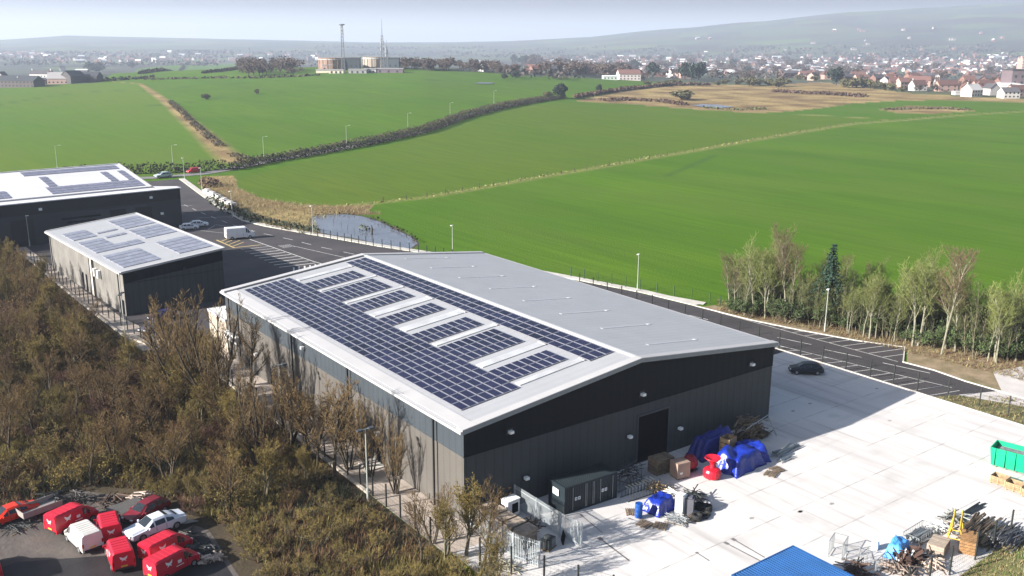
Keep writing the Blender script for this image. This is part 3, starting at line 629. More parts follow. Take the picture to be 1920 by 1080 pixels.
A3 = 5.53
u3 = thing('industrial_unit', (24.6, 154.0, 0), 'long dark unit with bright white solar roof, farthest left of the three', 'warehouse', rz=R(A3))
s = MB(); LN = 75
s.bx(-LN, 0, 0, 4.0, 0, 8.9); s.bx(-LN, -5.0, 4.0, 23, 0, 8.7); s.build('wall', mat('dark_cladding_far', (.022, .027, .036), .5, scale=.3, var=.2), u3)
s = MB(); s.bx(-LN, .02, -.05, .02, 6.4, 8.9); s.build('upper_cladding', mat('black_cladding_far', (.006, .008, .012), .5), u3)
s = MB(); s.bx(-LN-.2, .25, -.3, 2.2, 8.9, 9.08); s.add([(-4.6, 2.2, 9.08), (.25, 2.2, 9.08), (-4.6, 4.3, 9.3)], [(0, 1, 2)], 0); s.bx(-LN-.2, -4.6, 2.25, 4.2, 8.9, 9.02); s.build('canopy_roof', mat('white_roof', (.62, .61, .62), .5, scale=.2, var=.08), u3)
s = MB(); z3 = lambda v: 9.15+v*3.4
def s3(u0, u1, v0, v1, h0, h1, mb, m=0):
    Y = lambda v: 4.2+v*19.5
    vs = [(x, Y(v), z3(v)+h) for x in (u0, u1) for v in (v0, v1) for h in (h0, h1)]
    mb.add(vs, [(0, 1, 3, 2), (4, 6, 7, 5), (0, 4, 5, 1), (2, 3, 7, 6), (0, 2, 6, 4), (1, 5, 7, 3)], m)
s3(-LN, -4.7, 0, 1, -.6, 0, s); s.build('roof', MATS['white_roof'], u3)
s = MB(); s3(-4.9, -4.5, -.01, 1.01, .02, .16, s); s.build('verge_trim', trim, u3)
s = MB(); s3(-LN, -4.5, 1.0, 1.015, -.6, .16, s); s.build('eaves_trim', trim, u3)
s = MB(); s.bx(-LN, -4.5, 4.05, 4.2, 8.95, 9.35); s.build('eaves_trim', trim, u3)
P3 = lambda u, v: Vector((-4.7-u, 4.2+v*19.5, z3(v)+.02))
for (c0, c1, nx, r0, r1, ny) in ((1.4, 22.5, 17, .80, .96, 2), (30.5, 52, 16, .80, .96, 2), (1.0, 21, 16, .07, .32, 3), (29, 52, 18, .07, .32, 3), (1.2, 2.7, 2, .34, .72, 4), (5.0, 6.6, 2, .34, .72, 4), (18.3, 20, 2, .34, .72, 4), (31.5, 33, 2, .34, .72, 4)):
    s = MB(); panel_grid(s, P3, c0, c1, nx, r0, r1, ny); s.build('solar_array', [alu, mat('solar_glass_far', (.20, .20, .27), .3, spec=.5, island=.12)], u3)  # array glass coloured pale to stand in for reflected sky
for x0, x1 in ((-10.5, -6.8), (-16.0, -12.5), (-36, -31.5), (-48, -43)):
    s = MB(); s.bx(x0, x1, -.08, .02, .05, 5.6); s.build('roller_door', mat('roller_door_night', (.005, .006, .010), .5), u3)
for x, z in ((-6.8, 7.5), (-4.6, 3.6), (-30, 7.4)):
    s = MB(); s.box((x, -.2, z), (.6, .4, .5)); s.build('wall_light', wlight, u3)
s = MB(); s.bx(-26, -18, -.09, .02, 4.6, 5.0); s.bx(-25, -19, -.09, .02, 3.8, 4.1); s.build('window', doorm, u3)
s = MB(); s.bx(-24, -8, -.05, .02, 3.1, 6.0); s.build('cladding_panel', mat('grey_panel_far', (.040, .046, .058), .5), u3)

# ------------------------------------------------------------------ street lamps
galv = mat('galvanised_post', (.42, .45, .42), .45, metal=.2)
lampw = mat('lamp_head', (.70, .72, .66), .4)
def lamp(loc, h, label, kind='single', rz=0, group=None, proto={}):
    k = (kind, h)
    if k not in proto:
        t = thing('street_lamp', loc, label, 'street lamp', group, rz)
        s = MB(); s.tube([(0, 0, 0), (0, 0, 1.3), (0, 0, 1.32), (0, 0, h)], [.11, .11, .07, .05], 8); s.build('pole', galv, t)
        if kind == 'single':
            s = MB(); s.tube([(0, 0, h-.05), (.5, 0, h+.12), (1.0, 0, h+.14)], .04, 6); s.build('arm', galv, t)
            s = MB(); s.box((1.35, 0, h+.15), (.85, .30, .13)); s.build('lamp_head', lampw, t)
        elif kind == 'short':
            s = MB(); s.box((.18, 0, h+.04), (.62, .30, .12)); s.build('lamp_head', lampw, t)
        else:
            s = MB(); s.bar((-.55, 0, h), (.55, 0, h), .07); s.build('arm', galv, t)
            for sx in (-1, 1):
                s = MB(); s.box((sx*.58, 0, h-.02), (.55, .42, .16)); s.build('lamp_head', darktrim, t)
        proto[k] = reg(t)
        if not group: pass
        return t
    o = dup(proto[k], loc, rz, 1, label)
    if group: o['group'] = group
    elif 'group' in o: del o['group']
    return o
gr = 'lamps along the hedged lane'
for (x, y), lb in zip([(108, 319), (325, 318), (495, 298), (650, 273), (765, 245), (844, 222), (926, 195)], ['street lamp rising behind the white solar roof at far left', 'street lamp behind the parked silver car near the long white roof', 'street lamp just right of where the dirt track meets the lane hedge', 'tallest looking street lamp over the middle of the lane hedge', 'street lamp on the lane where the hedge starts to thicken uphill', 'street lamp second from the far end of the hedged lane', 'smallest farthest street lamp at the upper end of the hedged lane']):
    p = gnd(x, y); lamp(p, 8.0, lb, 'single', R(-15), gr)
ge = 'lamps around the industrial estate'
for (x, y), lb in zip([(346, 335), (379, 357), (436, 408), (587, 440)], ['street lamp at the top corner of the estate road', 'street lamp in rough grass beside the pale stone slabs', 'street lamp on the grass verge where the road bends', 'street lamp at the left end of the pond']):
    lamp(at(x, y), 6.4, lb, 'short', R(200), ge)
lamp(at(848, 422, 6.6).xy.to_3d(), 6.5, 'street lamp whose foot is hidden behind the ridge of the largest warehouse', 'short', R(200), ge)
lamp(at(1195, 546), 6.5, 'street lamp on the kerb against plain green field right of the big roof', 'short', R(200), ge)
lamp(at(1546, 622), 6.5, 'street lamp standing in front of the row of birch trees', 'short', R(200), ge)
gw = 'lamps on the woodland side'
lamp(at(690, 940), 7.2, 'twin-headed pale lamp post beside the side door of the warehouse', 'twin', R(0), gw)
lamp(at(530, 800), 7.2, 'twin-headed lamp post half buried in bare trees', 'twin', R(0), gw)
lamp(at(236, 640), 7.0, 'pale lamp post at the near corner of the middle industrial unit', 'twin', R(60), gw)
lamp(at(56, 462), 6.4, 'lamp post with a round white head before the dark far-left wall', 'short', R(0), gw)

# ------------------------------------------------------------------ fences
postm = mat('fence_post_black', (.018, .022, .020), .5)
wirem = mat('fence_wire_green', (.03, .04, .035), .5)
def mesh_fence(pts, label, h=2.4, step=3.4, pm=postm, wires=7, wr=.008, group=None, base=None, vert=True):
    t = thing('mesh_fence', (pts[0][0], pts[0][1], 0), label, 'fence', group)
    o = Vector((pts[0][0], pts[0][1], 0)); P = [Vector((*p, 0))-o for p in pts]
    wb = MB()
    for a, b in zip(P, P[1:]):
        n = max(1, round((b-a).length/step)); d = (b-a)/n
        for i in range(n+(1 if b is P[-1] else 0)):
            s = MB(); c = a+d*i; s.box((c.x, c.y, h/2), (.12, .12, h)); s.build('post', pm, t)
        for k in range(wires):
            z = .1+(h-.2)*k/(wires-1); wb.tube([a+Vector((0, 0, z)), b+Vector((0, 0, z))], wr, 3, 0, False)
        if vert:
            m = int((b-a).length/.35)
            for i in range(m):
                c = a+(b-a)*(i/m); wb.tube([c+Vector((0, 0, .06)), c+Vector((0, 0, h-.08))], .004, 3, 0, False)
    wb.build('mesh_panel', wirem, t)
    return t
mesh_fence([(62.75, 58), (62.75, 1.0), (63.6, -5), (64.3, -12.4), (64.2, -26), (64, -44)], 'long black mesh fence between the concrete yard and the estate road', 2.5, 3.6)
mesh_fence([(-4.0, -3.4), (-4.1, 40), (-4.3, 58), (-6.5, 64)], 'dark mesh fence along the concrete path beside the largest warehouse', 2.3, 2.6)
mesh_fence([(-6.9, 64.3), (-8.9, 88), (-10.6, 135)], 'dark mesh fence along the path beside the middle industrial unit', 2.0, 2.6)
mesh_fence([(3.5, -19.5), (-4.0, -3.8)], 'dark mesh fence running from the path corner towards the bottom edge of the yard', 2.5, 2.8)
mesh_fence([at(583, 440).xy, at(620, 448).xy, at(700, 462).xy, at(785, 474).xy, at(848, 484).xy], 'thin dark fence on posts between the pond and the road pavement', 1.8, 2.2, wires=4, vert=False)
mesh_fence([at(440, 402).xy, at(520, 425).xy, at(583, 439).xy], 'thin dark fence in the rough grass left of the pond', 1.8, 2.6, wires=4, vert=False)
mesh_fence([at(1070, 519).xy, at(1200, 544).xy, at(1330, 570).xy, at(1370, 583).xy], 'faint green mesh fence at the field edge behind the right-hand pavement', 1.9, 3.0, pm=mat('fence_post_green', (.03, .07, .035), .5), wires=5, vert=False)
mesh_fence([at(1960, 1000).xy, at(1893, 1007).xy, at(1828, 1050).xy, at(1780, 1079).xy, at(1700, 1120).xy], 'black post fence on the bottom right edge of the yard by the grass bank', 2.6, 3.0)
def palisade(pts, label, h=2.4, cat='fence', name='palisade_fence', step=2.75):
    t = thing(name, (pts[0][0], pts[0][1], 0), label, cat)
    o = Vector((pts[0][0], pts[0][1], 0)); P = [Vector((*p, 0))-o for p in pts]; pl = MB(); rl = MB()
    pm = mat('galvanised_steel', (.42, .46, .48), .4, metal=.35)
    for a, b in zip(P, P[1:]):
        n = max(1, round((b-a).length/step)); d = (b-a)/n
        for i in range(n+(1 if b is P[-1] else 0)):
            s = MB(); c = a+d*i; s.box((c.x, c.y, h/2), (.11, .11, h)); s.build('post', pm, t)
        m = int((b-a).length/.155); ang = math.atan2((b-a).y, (b-a).x)
        for i in range(1, m):
            c = a+(b-a)*(i/m); pl.box((c.x, c.y, h*.5+.05), (.065, .015, h-.1), rz=ang)
        for z in (.35, h-.3): rl.box(((a+b)/2+Vector((0, 0, z)))[:], ((b-a).length, .05, .06), rz=ang)
    pl.build('pales', pm, t); rl.build('rail', pm, t); return t
palisade([(5.3, -.3), (5.3, -6.7)], 'tall galvanised palisade fence from the warehouse wall past the dark container')
palisade([(5.35, -6.8), (5.6, -9.3)], 'open galvanised palisade gate leaf standing on the sunlit concrete', cat='gate', name='palisade_gate')
palisade([(.05, -.6), (.0, -7.2)], 'galvanised palisade fence in front of the row of wooden crates')
palisade([(.0, -7.3), (.9, -9.6)], 'short palisade gate leaf at the near end of the crate compound', cat='gate', name='palisade_gate')
# ------------------------------------------------------------------ vehicles
tyre = mat('tyre_rubber', (.02, .02, .02), .8)
hub = mat('wheel_hub', (.35, .35, .37), .4, metal=.6)
carglass = mat('car_glass', (.02, .025, .03), .08, spec=.6)
def carpaint(n, c): return mat('paint_'+n, c, .32, scale=1.2, var=.12, spec=.5)
RINGN = 10
def ring(st):
    x, hw, z0, zb, zt, ht = st
    return [(x, -hw*.94, z0), (x, -hw, z0+.18), (x, -hw, zb), (x, -ht-.03, zt-.12), (x, -ht+.12, zt), (x, ht-.12, zt), (x, ht+.03, zt-.12), (x, hw, zb), (x, hw, z0+.18), (x, hw*.94, z0)]
def loft(mb, sts, m=0):
    rs = [ring(s_) for s_ in sts]; vs = [v for r in rs for v in r]; n = RINGN; fs = []
    for i in range(len(rs)-1):
        for j in range(n): fs.append((i*n+j, i*n+(j+1) % n, (i+1)*n+(j+1) % n, (i+1)*n+j))
    fs.append(tuple(range(n-1, -1, -1))); fs.append(tuple((len(rs)-1)*n+j for j in range(n)))
    mb.add(vs, fs, m)
def glaze(mb, sts, spans, side=1, m=0):
    for i in spans:
        a, b = ring(sts[i]), ring(sts[i+1])
        for (p, q, sg) in ((2, 3, -1), (7, 6, 1)):
            if sg != side: continue
            A, B, C, D = Vector(a[p]), Vector(b[p]), Vector(b[q]), Vector(a[q])
            c = (A+B+C+D)/4; o = Vector((0, sg*.015, 0)); k = .86
            v = [c+(P_-c)*k+o for P_ in (A, B, C, D)]
            mb.add(v, [(0, 1, 2, 3) if sg < 0 else (3, 2, 1, 0)], m)
def screen(mb, a, b, m=0):
    A, B = ring(a), ring(b); q = [Vector(A[4]), Vector(A[5]), Vector(B[5]), Vector(B[4])]; c = sum(q, Vector())/4
    n = (q[1]-q[0]).cross(q[2]-q[0]).normalized()
    if n.z < 0: n = -n
    mb.add([c+(p-c)*.93+n*.02 for p in q], [(0, 1, 2, 3)], m)
PROF = {
 'hatch': dict(L=4.2, sts=[(-2.1, .70, .35, .62, .66, .60), (-1.95, .85, .25, .72, .80, .70), (-1.1, .88, .22, .84, .98, .74), (-.35, .88, .22, .90, 1.42, .62), (.5, .88, .22, .92, 1.47, .62), (1.3, .88, .24, .94, 1.42, .60), (1.85, .86, .28, .92, 1.10, .62), (2.1, .78, .35, .80, .84, .62)], side=(2, 3, 4, 5), scr=((2, 3), (6, 5)), wx=(-1.3, 1.3), wr=.31),
 'saloon': dict(L=4.7, sts=[(-2.35, .70, .35, .60, .64, .60), (-2.15, .86, .24, .70, .78, .72), (-1.1, .90, .22, .84, .94, .74), (-.35, .90, .22, .88, 1.36, .60), (.6, .90, .22, .90, 1.40, .60), (1.3, .90, .24, .92, 1.20, .60), (1.75, .88, .26, .92, 1.0, .66), (2.3, .80, .35, .80, .92, .68)], side=(2, 3, 4), scr=((2, 3), (6, 4)), wx=(-1.4, 1.4), wr=.32),
 'van': dict(L=5.9, sts=[(-2.95, .80, .40, .80, .86, .70), (-2.75, .95, .30, 1.0, 1.12, .78), (-2.1, 1.0, .28, 1.2, 1.38, .82), (-1.45, 1.0, .28, 1.25, 2.3, .80), (-1.1, 1.0, .28, 1.25, 2.5, .86), (2.8, 1.0, .32, 1.3, 2.52, .88), (2.95, .97, .38, 1.3, 2.45, .84)], side=(2, 3), scr=((2, 3),), wx=(-1.9, 1.8), wr=.36),
 'smallvan': dict(L=4.2, sts=[(-2.1, .72, .36, .66, .72, .60), (-1.95, .86, .25, .80, .90, .70), (-1.45, .90, .24, .95, 1.08, .72), (-.85, .90, .24, 1.0, 1.72, .72), (-.5, .90, .24, 1.0, 1.84, .76), (1.9, .90, .26, 1.0, 1.86, .78), (2.08, .88, .30, 1.0, 1.80, .76)], side=(2, 3), scr=((2, 3),), wx=(-1.35, 1.3), wr=.31)}
VP = {}
def vehicle(kind, pname, col, loc, yaw, label, cat, group=None, ribs=0, emblem=False, sc=1):
    key = (kind, pname, emblem)
    if key in VP:
        o = dup(VP[key], loc, yaw, sc, label)
        if group: o['group'] = group
        elif 'group' in o: del o['group']
        return o
    d = PROF[kind]; sts = d['sts']; pm = carpaint(pname, col)
    nm = {'hatch': 'parked_car', 'saloon': 'parked_car', 'van': 'panel_van', 'smallvan': 'delivery_van'}[kind]
    t = thing(nm, loc, label, cat, group, yaw); t.scale = (sc, sc, sc)
    s = MB(); loft(s, sts)
    if ribs:
        x0, x1 = sts[4][0]+.1, sts[5][0]-.1; zt = sts[4][4]
        for i in range(ribs): x = x0+(x1-x0)*(i+.5)/ribs; s.box((x, 0, zt+.015), ((x1-x0)/ribs*.80, 1.25, .045))
    body = s.build('body', pm, t)
    if ribs == 0 and kind in ('hatch', 'saloon'):
        pass
    for sd in (-1, 1):
        s = MB(); glaze(s, sts, d['side'], sd); s.build('side_window', carglass, t)
    for a, b in d['scr']:
        s = MB(); screen(s, sts[a], sts[b]); s.build('windscreen' if a < 4 else 'rear_window', carglass, t)
    for x in d['wx']:
        for sy in (-1, 1):
            s = MB(); y = sy*(sts[2][1]-.10); wr = d['wr']
            s.tube([(x, y-.11, wr), (x, y+.11, wr)], wr, 14); w_ = s.build('wheel', tyre, t)
            s = MB(); s.tube([(x, y+sy*.105, wr), (x, y+sy*.125, wr)], wr*.6, 10); s.build('rim', hub, w_)
    zf_ = (sts[1][3]+sts[0][2])/2+.08
    for sy in (-1, 1):
        s = MB(); s.box((sts[0][0]+.03, sy*(sts[0][1]-.14), zf_+.03), (.1, .3, .13)); s.build('headlight', mat('lamp_glass', (.75, .75, .72), .15), t)
        s = MB(); s.box((sts[-1][0]-.02, sy*(sts[-1][1]-.08), sts[-1][3]-.1), (.08, .14, .35 if kind in ('van', 'smallvan') else .16)); s.build('tail_light', mat('tail_red', (.35, .02, .02), .25), t)
        s = MB(); s.box((sts[2][0]+.25, sy*(sts[2][1]+.09), sts[2][3]+.06), (.1, .2, .14)); s.build('mirror', pm, t)
    s = MB(); s.box((sts[0][0]-.02, 0, .42), (.06, 1.2, .16)); s.build('bumper', tyre, t)
    s = MB(); s.box((sts[-1][0]+.03, 0, .40), (.08, 1.4, .16)); s.build('bumper', tyre, t)
    s = MB(); s.box((sts[-1][0]+.02, 0, .62), (.03, .5, .12)); s.build('number_plate', mat('plate_yellow', (.55, .42, .05), .5), t)
    for sy in (-1, 1):
        s = MB(); y_ = sy*(sts[3][1]+.004); xs = ([sts[3][0]+.1, sts[4][0]+.55] if 'van' in kind else [sts[3][0]+.1, (sts[3][0]+sts[5][0])/2+.1])
        for x_ in xs: s.box((x_, y_, (sts[3][2]+sts[3][3])/2+.12), (.03, .015, sts[3][3]-sts[3][2]-.25))
        s.build('door_seam', tyre, t)
        s = MB(); s.box((0, sy*(sts[3][1]-.01), sts[3][2]+.06), (1.9 if 'van' in kind else 1.7, .05, .12)); s.build('sill', tyre, t)
    if emblem:
        em = mat('emblem_white', (.75, .72, .70), .5)
        def bow(P):
            q = MB(); q.add([P(a, b) for a, b in [(-.30, .26), (-.05, .10), (.05, .10), (.30, .26), (.24, .0), (.12, -.08), (.2, -.24), (.0, -.12), (-.2, -.24), (-.12, -.08), (-.24, 0)]], [(0, 1, 10), (1, 2, 5, 7, 9, 10), (2, 3, 4, 5), (5, 6, 7), (7, 8, 9)]); return q
        q = bow(lambda a, b: (sts[-1][0]+.03-.08*(b > 5), a, 1.25+b*.9)); q.build('rear_emblem', em, t)
        for sy in (-1, 1):
            q = bow(lambda a, b: (.9+a*1.1, sy*(.905-.10*max(0, (1.30+b-1.0)/.85)), 1.32+b)); q.build('side_emblem', em, t)
            q = MB(); q.box((-.05, sy*.90, 1.12), (.34, .03, .26)); q.box((-.05, sy*.915, .80), (.7, .02, .06)); q.build('side_badge', em, t)
    VP[key] = reg(t)
    return t
def heading(a, b):
    """yaw so that the nose (-x) points from a to b"""
    return math.atan2(a.y-b.y, a.x-b.x)
vehicle('hatch', 'black', (.016, .018, .026), (57.7, 7.0, .04), R(-42), 'black hatchback parked alone on the concrete yard in the shade of the largest warehouse', 'car')
vehicle('van', 'white', (.72, .72, .74), (30.2, 133.0, .03), R(172), 'white panel van parked by the yellow lines on the estate road', 'van', sc=1.03)
vehicle('hatch', 'silver', (.42, .48, .50), (45.6, 238.6, .1), R(5), 'silver car parked behind the far corner of the long white solar roof', 'car', sc=1.25)
vehicle('hatch', 'white', (.70, .70, .72), (24.6, 149.6, .03), R(170), 'white car half hidden behind the far edge of the middle unit roof', 'car')
vehicle('hatch', 'white', (.70, .70, .72), (27.6, 151.8, .03), R(165), 'white car parked farther back, close to the white panel van', 'car')
vehicle('hatch', 'blue', (.03, .03, .12), (-2.2, 80.0, .03), R(20), 'dark blue car in deep shade between the middle unit and the bare trees', 'car')
vehicle('hatch', 'grey', (.09, .09, .12), (-5.2, 74.8, .03), R(30), 'dark grey car at the path edge beside the pale lamp post', 'car')
vehicle('smallvan', 'red', (.42, .012, .02), gnd(362, 325)+Vector((0, 0, .1)), R(10), 'small red van on the lane under the dark hedge', 'van', sc=.95)
gv = 'red delivery vans in the scrapyard'
red = (.50, .010, .030)
def sv(px, py, yaw, label, **k): p = at(px, py); return vehicle('smallvan', 'crimson', red, (p.x, p.y, .02), R(yaw), label, 'van', gv, ribs=5, emblem=True, **k)
sv(137, 985, -158, 'red van with two white emblems, parked farthest from the camera beside the flatbed trailer')
sv(206, 1002, -98, 'red van tucked behind, between the white van and the pale wrecked saloon')
sv(226, 1052, -95, 'red van facing away near the middle, white emblem on its back doors')
sv(313, 1040, -160, 'red van side-on just below the pale crashed car')
sv(325, 1070, -160, 'red van nearest the bottom edge, with worn pale patches on its roof')
sv(-22, 1078, -92, 'red van cut off by the left edge of the photo')
vehicle('smallvan', 'old_white', (.60, .58, .54), (*at(158, 1020).xy, .02), R(-82), 'dirty white small van standing among the red vans', 'van', ribs=6)
p = at(292, 1003); vehicle('saloon', 'pale_silver', (.58, .62, .68), (p.x, p.y, .35), R(10), 'pale silver wrecked saloon car with doors ajar among the red vans', 'car', sc=1.08)
p = at(20, 975); vehicle('saloon', 'bright_red', (.62, .03, .008), (p.x, p.y, .02), R(12), 'bright orange-red car at the left edge beside the scrap heap', 'car')
vehicle('hatch', 'maroon', (.16, .012, .02), (*at(275, 968).xy, .02), R(25), 'crushed dark maroon car behind the pale wrecked saloon', 'car')

# ------------------------------------------------------------------ small goods
wood = mat('weathered_wood', (.20, .15, .10), .85, col2=(.11, .08, .055), scale=3, island=.3)
wood2 = mat('fresh_wood', (.36, .26, .15), .8, col2=(.22, .15, .08), scale=3, island=.25)
rust = mat('rusty_steel', (.10, .055, .035), .8, col2=(.05, .04, .035), scale=4, island=.4)
steel = mat('grey_steel', (.30, .32, .33), .45, metal=.3, island=.3)
dsteel = mat('dark_steel', (.035, .04, .042), .5, island=.3)
bluetarp = mat('blue_tarpaulin', (.010, .030, .30), .30, col2=(.008, .02, .18), scale=1.5, bump=.5, bscale=3)
def pallet(loc, rz, label, group=None, proto=[]):
    if proto: return dup(proto[0], loc, rz, 1, label, group)
    t = thing('pallet', loc, label, 'pallet', group, rz); s = MB()
    for i in range(7): s.box((0, -.52+i*.173, .135), (1.2, .11, .025))
    s.build('deck', wood, t); s = MB()
    for y in (-.5, 0, .5):
        for x in (-.52, 0, .52): s.box((x, y, .07), (.12, .1, .10))
        s.box((0, y, .012), (1.2, .1, .022))
    s.build('base', wood, t); proto.append(reg(t)); return t
def box_crate(loc, rz, dim, m, label, cat='crate', group=None, name='wooden_crate', lid=None):
    t = thing(name, loc, label, cat, group, rz); s = MB(); a, b, h = dim
    for sx in (-1, 1):
        for k in range(4): s.box((sx*(a/2-.02), 0, .12+(h-.12)*(k+.5)/4), (.03, b, (h-.12)/4*.88))
    for sy in (-1, 1):
        for k in range(4): s.box((0, sy*(b/2-.02), .12+(h-.12)*(k+.5)/4), (a-.05, .03, (h-.12)/4*.88))
        for sx in (-1, 0, 1): s.box((sx*(a/2-.06), sy*(b/2+.012), h/2+.05), (.08, .03, h-.12))
    s.build('side_boards', m, t); s = MB()
    s.box((0, 0, .15), (a-.07, b-.07, .03)); s.build('floor', m, t)
    s = MB()
    for x in (-a/2+.1, 0, a/2-.1): s.box((x, 0, .06), (.1, b, .11))
    s.build('bearers', m, t)
    if lid:
        s = MB()
        for k in range(6): s.box((-a/2+a*(k+.5)/6, 0, h+.025), (a/6*.92, b+.04, .035))
        s.build('lid', lid, t)
    return t
def drum(loc, m, label, r=.29, h=.88, cat='drum'):
    s = MB(); s.lathe([(r*.97, 0), (r, .03), (r, h*.32), (r*1.04, h*.335), (r, h*.35), (r, h*.65), (r*1.04, h*.665), (r, h*.68), (r, h-.03), (r*.97, h), (r*.90, h), (r*.90, h-.03)], (0, 0, 0), 18)
    return tag(s.build('drum', m, None, loc), label, cat)
def tarp(loc, rz, a, b, h, m, label, seed=1, top=.62, n=24, lumps=.35):
    rr = random.Random(seed); s = MB(); vs = []; ox = rr.uniform(0, 50)
    for i in range(n+1):
        for j in range(n+1):
            u, v = i/n*2-1, j/n*2-1; d = max(abs(u), abs(v))
            k = 1-ss(top, 1, d)
            f = noise.noise(Vector((u*1.7+ox, v*1.7, seed)))*lumps*.8+noise.noise(Vector((u*5+ox, v*5, seed)))*.06
            z = h*(k*(.85+f)) if d < .999 else 0.0
            z = max(z, .02 if d < .999 else 0)
            fold = 1+.05*math.sin(math.atan2(v, u)*9+seed)*(d**3)
            vs.append((u*a/2*fold, v*b/2*fold, z))
    fs = [(i*(n+1)+j, (i+1)*(n+1)+j, (i+1)*(n+1)+j+1, i*(n+1)+j+1) for i in range(n) for j in range(n)]
    s.add(vs, fs); rim = [i*(n+1) for i in range(n+1)]+[n*(n+1)+j for j in range(1, n+1)]+[i*(n+1)+n for i in range(n-1, -1, -1)]+[j for j in range(n-1, 0, -1)]
    s.f.append(tuple(reversed(rim))); s.m.append(0)
    return tag(s.build('tarpaulin', m, None, loc, rz, smooth=True), label, 'tarpaulin')
def pile(name, loc, rz, label, cat, m, n, a, b, h, ln, wd, seed=1, spread=.12):
    """a heap of long pieces lying roughly one way"""
    rr = random.Random(seed); t = thing(name, loc, label, cat, None, rz); s = MB()
    for i in range(n):
        z = (i/n)**.8*h+.04; y = rr.uniform(-b/2, b/2)*(1-.5*i/n); x = rr.uniform(-a/2, a/2)*.3
        an = rr.gauss(0, spread); l = ln*rr.uniform(.6, 1); d = Vector((math.cos(an), math.sin(an), rr.gauss(0, .04)))*l/2
        w_ = wd*rr.uniform(.6, 1.3); c = Vector((x, y, z))
        s.tube([c-d, c+d], w_/2, 4)
    o = s.build('stacked_lengths', m, t)
    s = MB()
    for x in (-ln*.3, ln*.3): s.box((x, 0, .03), (.1, b*1.05, .06))
    s.build('bearer', wood, t); return t
def rack(loc, rz, label, a, b, h, m, bars=7, cat='steel rack', name='steel_rack'):
    t = thing(name, loc, label, cat, None, rz); s = MB()
    for x in (-a/2, a/2):
        for y in (-b/2, b/2): s.tube([(x, y, 0), (x, y, h)], .035, 5)
    for z in (.15, h):
        for y in (-b/2, b/2): s.tube([(-a/2, y, z), (a/2, y, z)], .03, 5)
        for x in (-a/2, a/2): s.tube([(x, -b/2, z), (x, b/2, z)], .03, 5)
    s.build('frame', m, t); s = MB()
    for i in range(bars): x = -a/2+a*(i+.5)/bars; s.tube([(x, -b/2, .15), (x, -b/2, h)], .02, 4); s.tube([(x, b/2, .15), (x, b/2, h)], .02, 4)
    s.build('bars', m, t); return t
def hoops(loc, rz, label, n=8, gap=.42, w_=1.1, h=1.35, m=dsteel):
    t = thing('stillage', loc, label, 'steel rack', None, rz)
    for i in range(n):
        s = MB(); x = (i-(n-1)/2)*gap; s.tube([(x, -w_/2, 0), (x, -w_/2, h-.15), (x, -w_/2+.12, h), (x, w_/2-.12, h), (x, w_/2, h-.15), (x, w_/2, 0)], .035, 5); s.build('hoop', m, t)
    s = MB(); s.box((0, -w_/2, .06), (n*gap, .08, .08)); s.build('rail', m, t); s = MB(); s.box((0, w_/2, .06), (n*gap, .08, .08)); s.build('rail', m, t)
    return t
def tyre_ob(loc, label, group, r=.42, tilt=0):
    s = MB(); s.lathe([(r*.55, .0), (r*.95, .0), (r, .06), (r, .20), (r*.95, .26), (r*.55, .26), (r*.55, .2), (r*.5, .1)], (0, 0, 0), 16)
    o = s.build('tyre', tyre, None, loc); o.rotation_euler = (tilt, 0, rnd.uniform(0, 6)); return tag(o, label, 'tyre', group)

# shipping container (dark green) against the front wall
def container(loc, rz, L_, W_, H_, cm, label, doors=True, sign=True, name='storage_container'):
    t = thing(name, loc, label, 'container', None, rz)
    s = MB()
    n = int(L_/.28)
    for sy in (0, 1):
        y = W_*sy; sg = -1 if sy == 0 else 1
        pts = []
        for i in range(n*4+1):
            x = .1+(L_-.2)*i/(n*4); o = (0, .035, .035, 0)[i % 4]; pts.append((x, y-sg*o))
        for (xa, ya), (xb, yb) in zip(pts, pts[1:]):
            f = [(xa, ya, .16), (xb, yb, .16), (xb, yb, H_-.1), (xa, ya, H_-.1)]; s.add(f, [(0, 1, 2, 3) if sy == 0 else (3, 2, 1, 0)])
    s.add([(.06, 0, .16), (.06, W_, .16), (.06, W_, H_-.1), (.06, 0, H_-.1)], [(3, 2, 1, 0)]); s.add([(L_-.06, 0, .16), (L_-.06, W_, .16), (L_-.06, W_, H_-.1), (L_-.06, 0, H_-.1)], [(0, 1, 2, 3)])
    s.build('wall', cm, t)
    s = MB(); pts = [(.08+(L_-.16)*i/(n*4), (0, .055, .055, 0)[i % 4]) for i in range(n*4+1)]
    for (xa, za), (xb, zb_) in zip(pts, pts[1:]): s.add([(xa, .08, H_-.06+za), (xb, .08, H_-.06+zb_), (xb, W_-.08, H_-.06+zb_), (xa, W_-.08, H_-.06+za)], [(0, 1, 2, 3)])
    s.bx(.08, L_-.08, .08, W_-.08, H_-.12, H_-.07); s.build('roof', cm, t)
    s = MB()
    for x in (0.06, L_-.06):
        for y in (.06, W_-.06): s.box((x, y, H_/2), (.14, .14, H_))
    for z in (.09, H_-.06):
        for y in (.05, W_-.05): s.box((L_/2, y, z), (L_-.26, .1, .13))
        for x in (.05, L_-.05): s.box((x, W_/2, z), (.1, W_-.26, .13))
    s.build('frame', cm, t)
    return t
cgreen = mat('container_green', (.012, .021, .026), .5, col2=(.008, .014, .018), scale=1, spec=.4)
ct = container((8.15, -4.0, 0), R(-2.5), 6.1, 2.44, 2.65, cgreen, 'dark blue-green steel storage container with side doors and a white notice on its end')
whs = mat('sign_white', (.78, .80, .80), .5)
s = MB()
for x in (.9, 2.35, 2.5, 3.2, 3.35, 4.1, 5.55): s.tube([(x, -.05, .25), (x, -.05, 2.5)], .025, 5)
s.build('lock_bars', steel, ct)
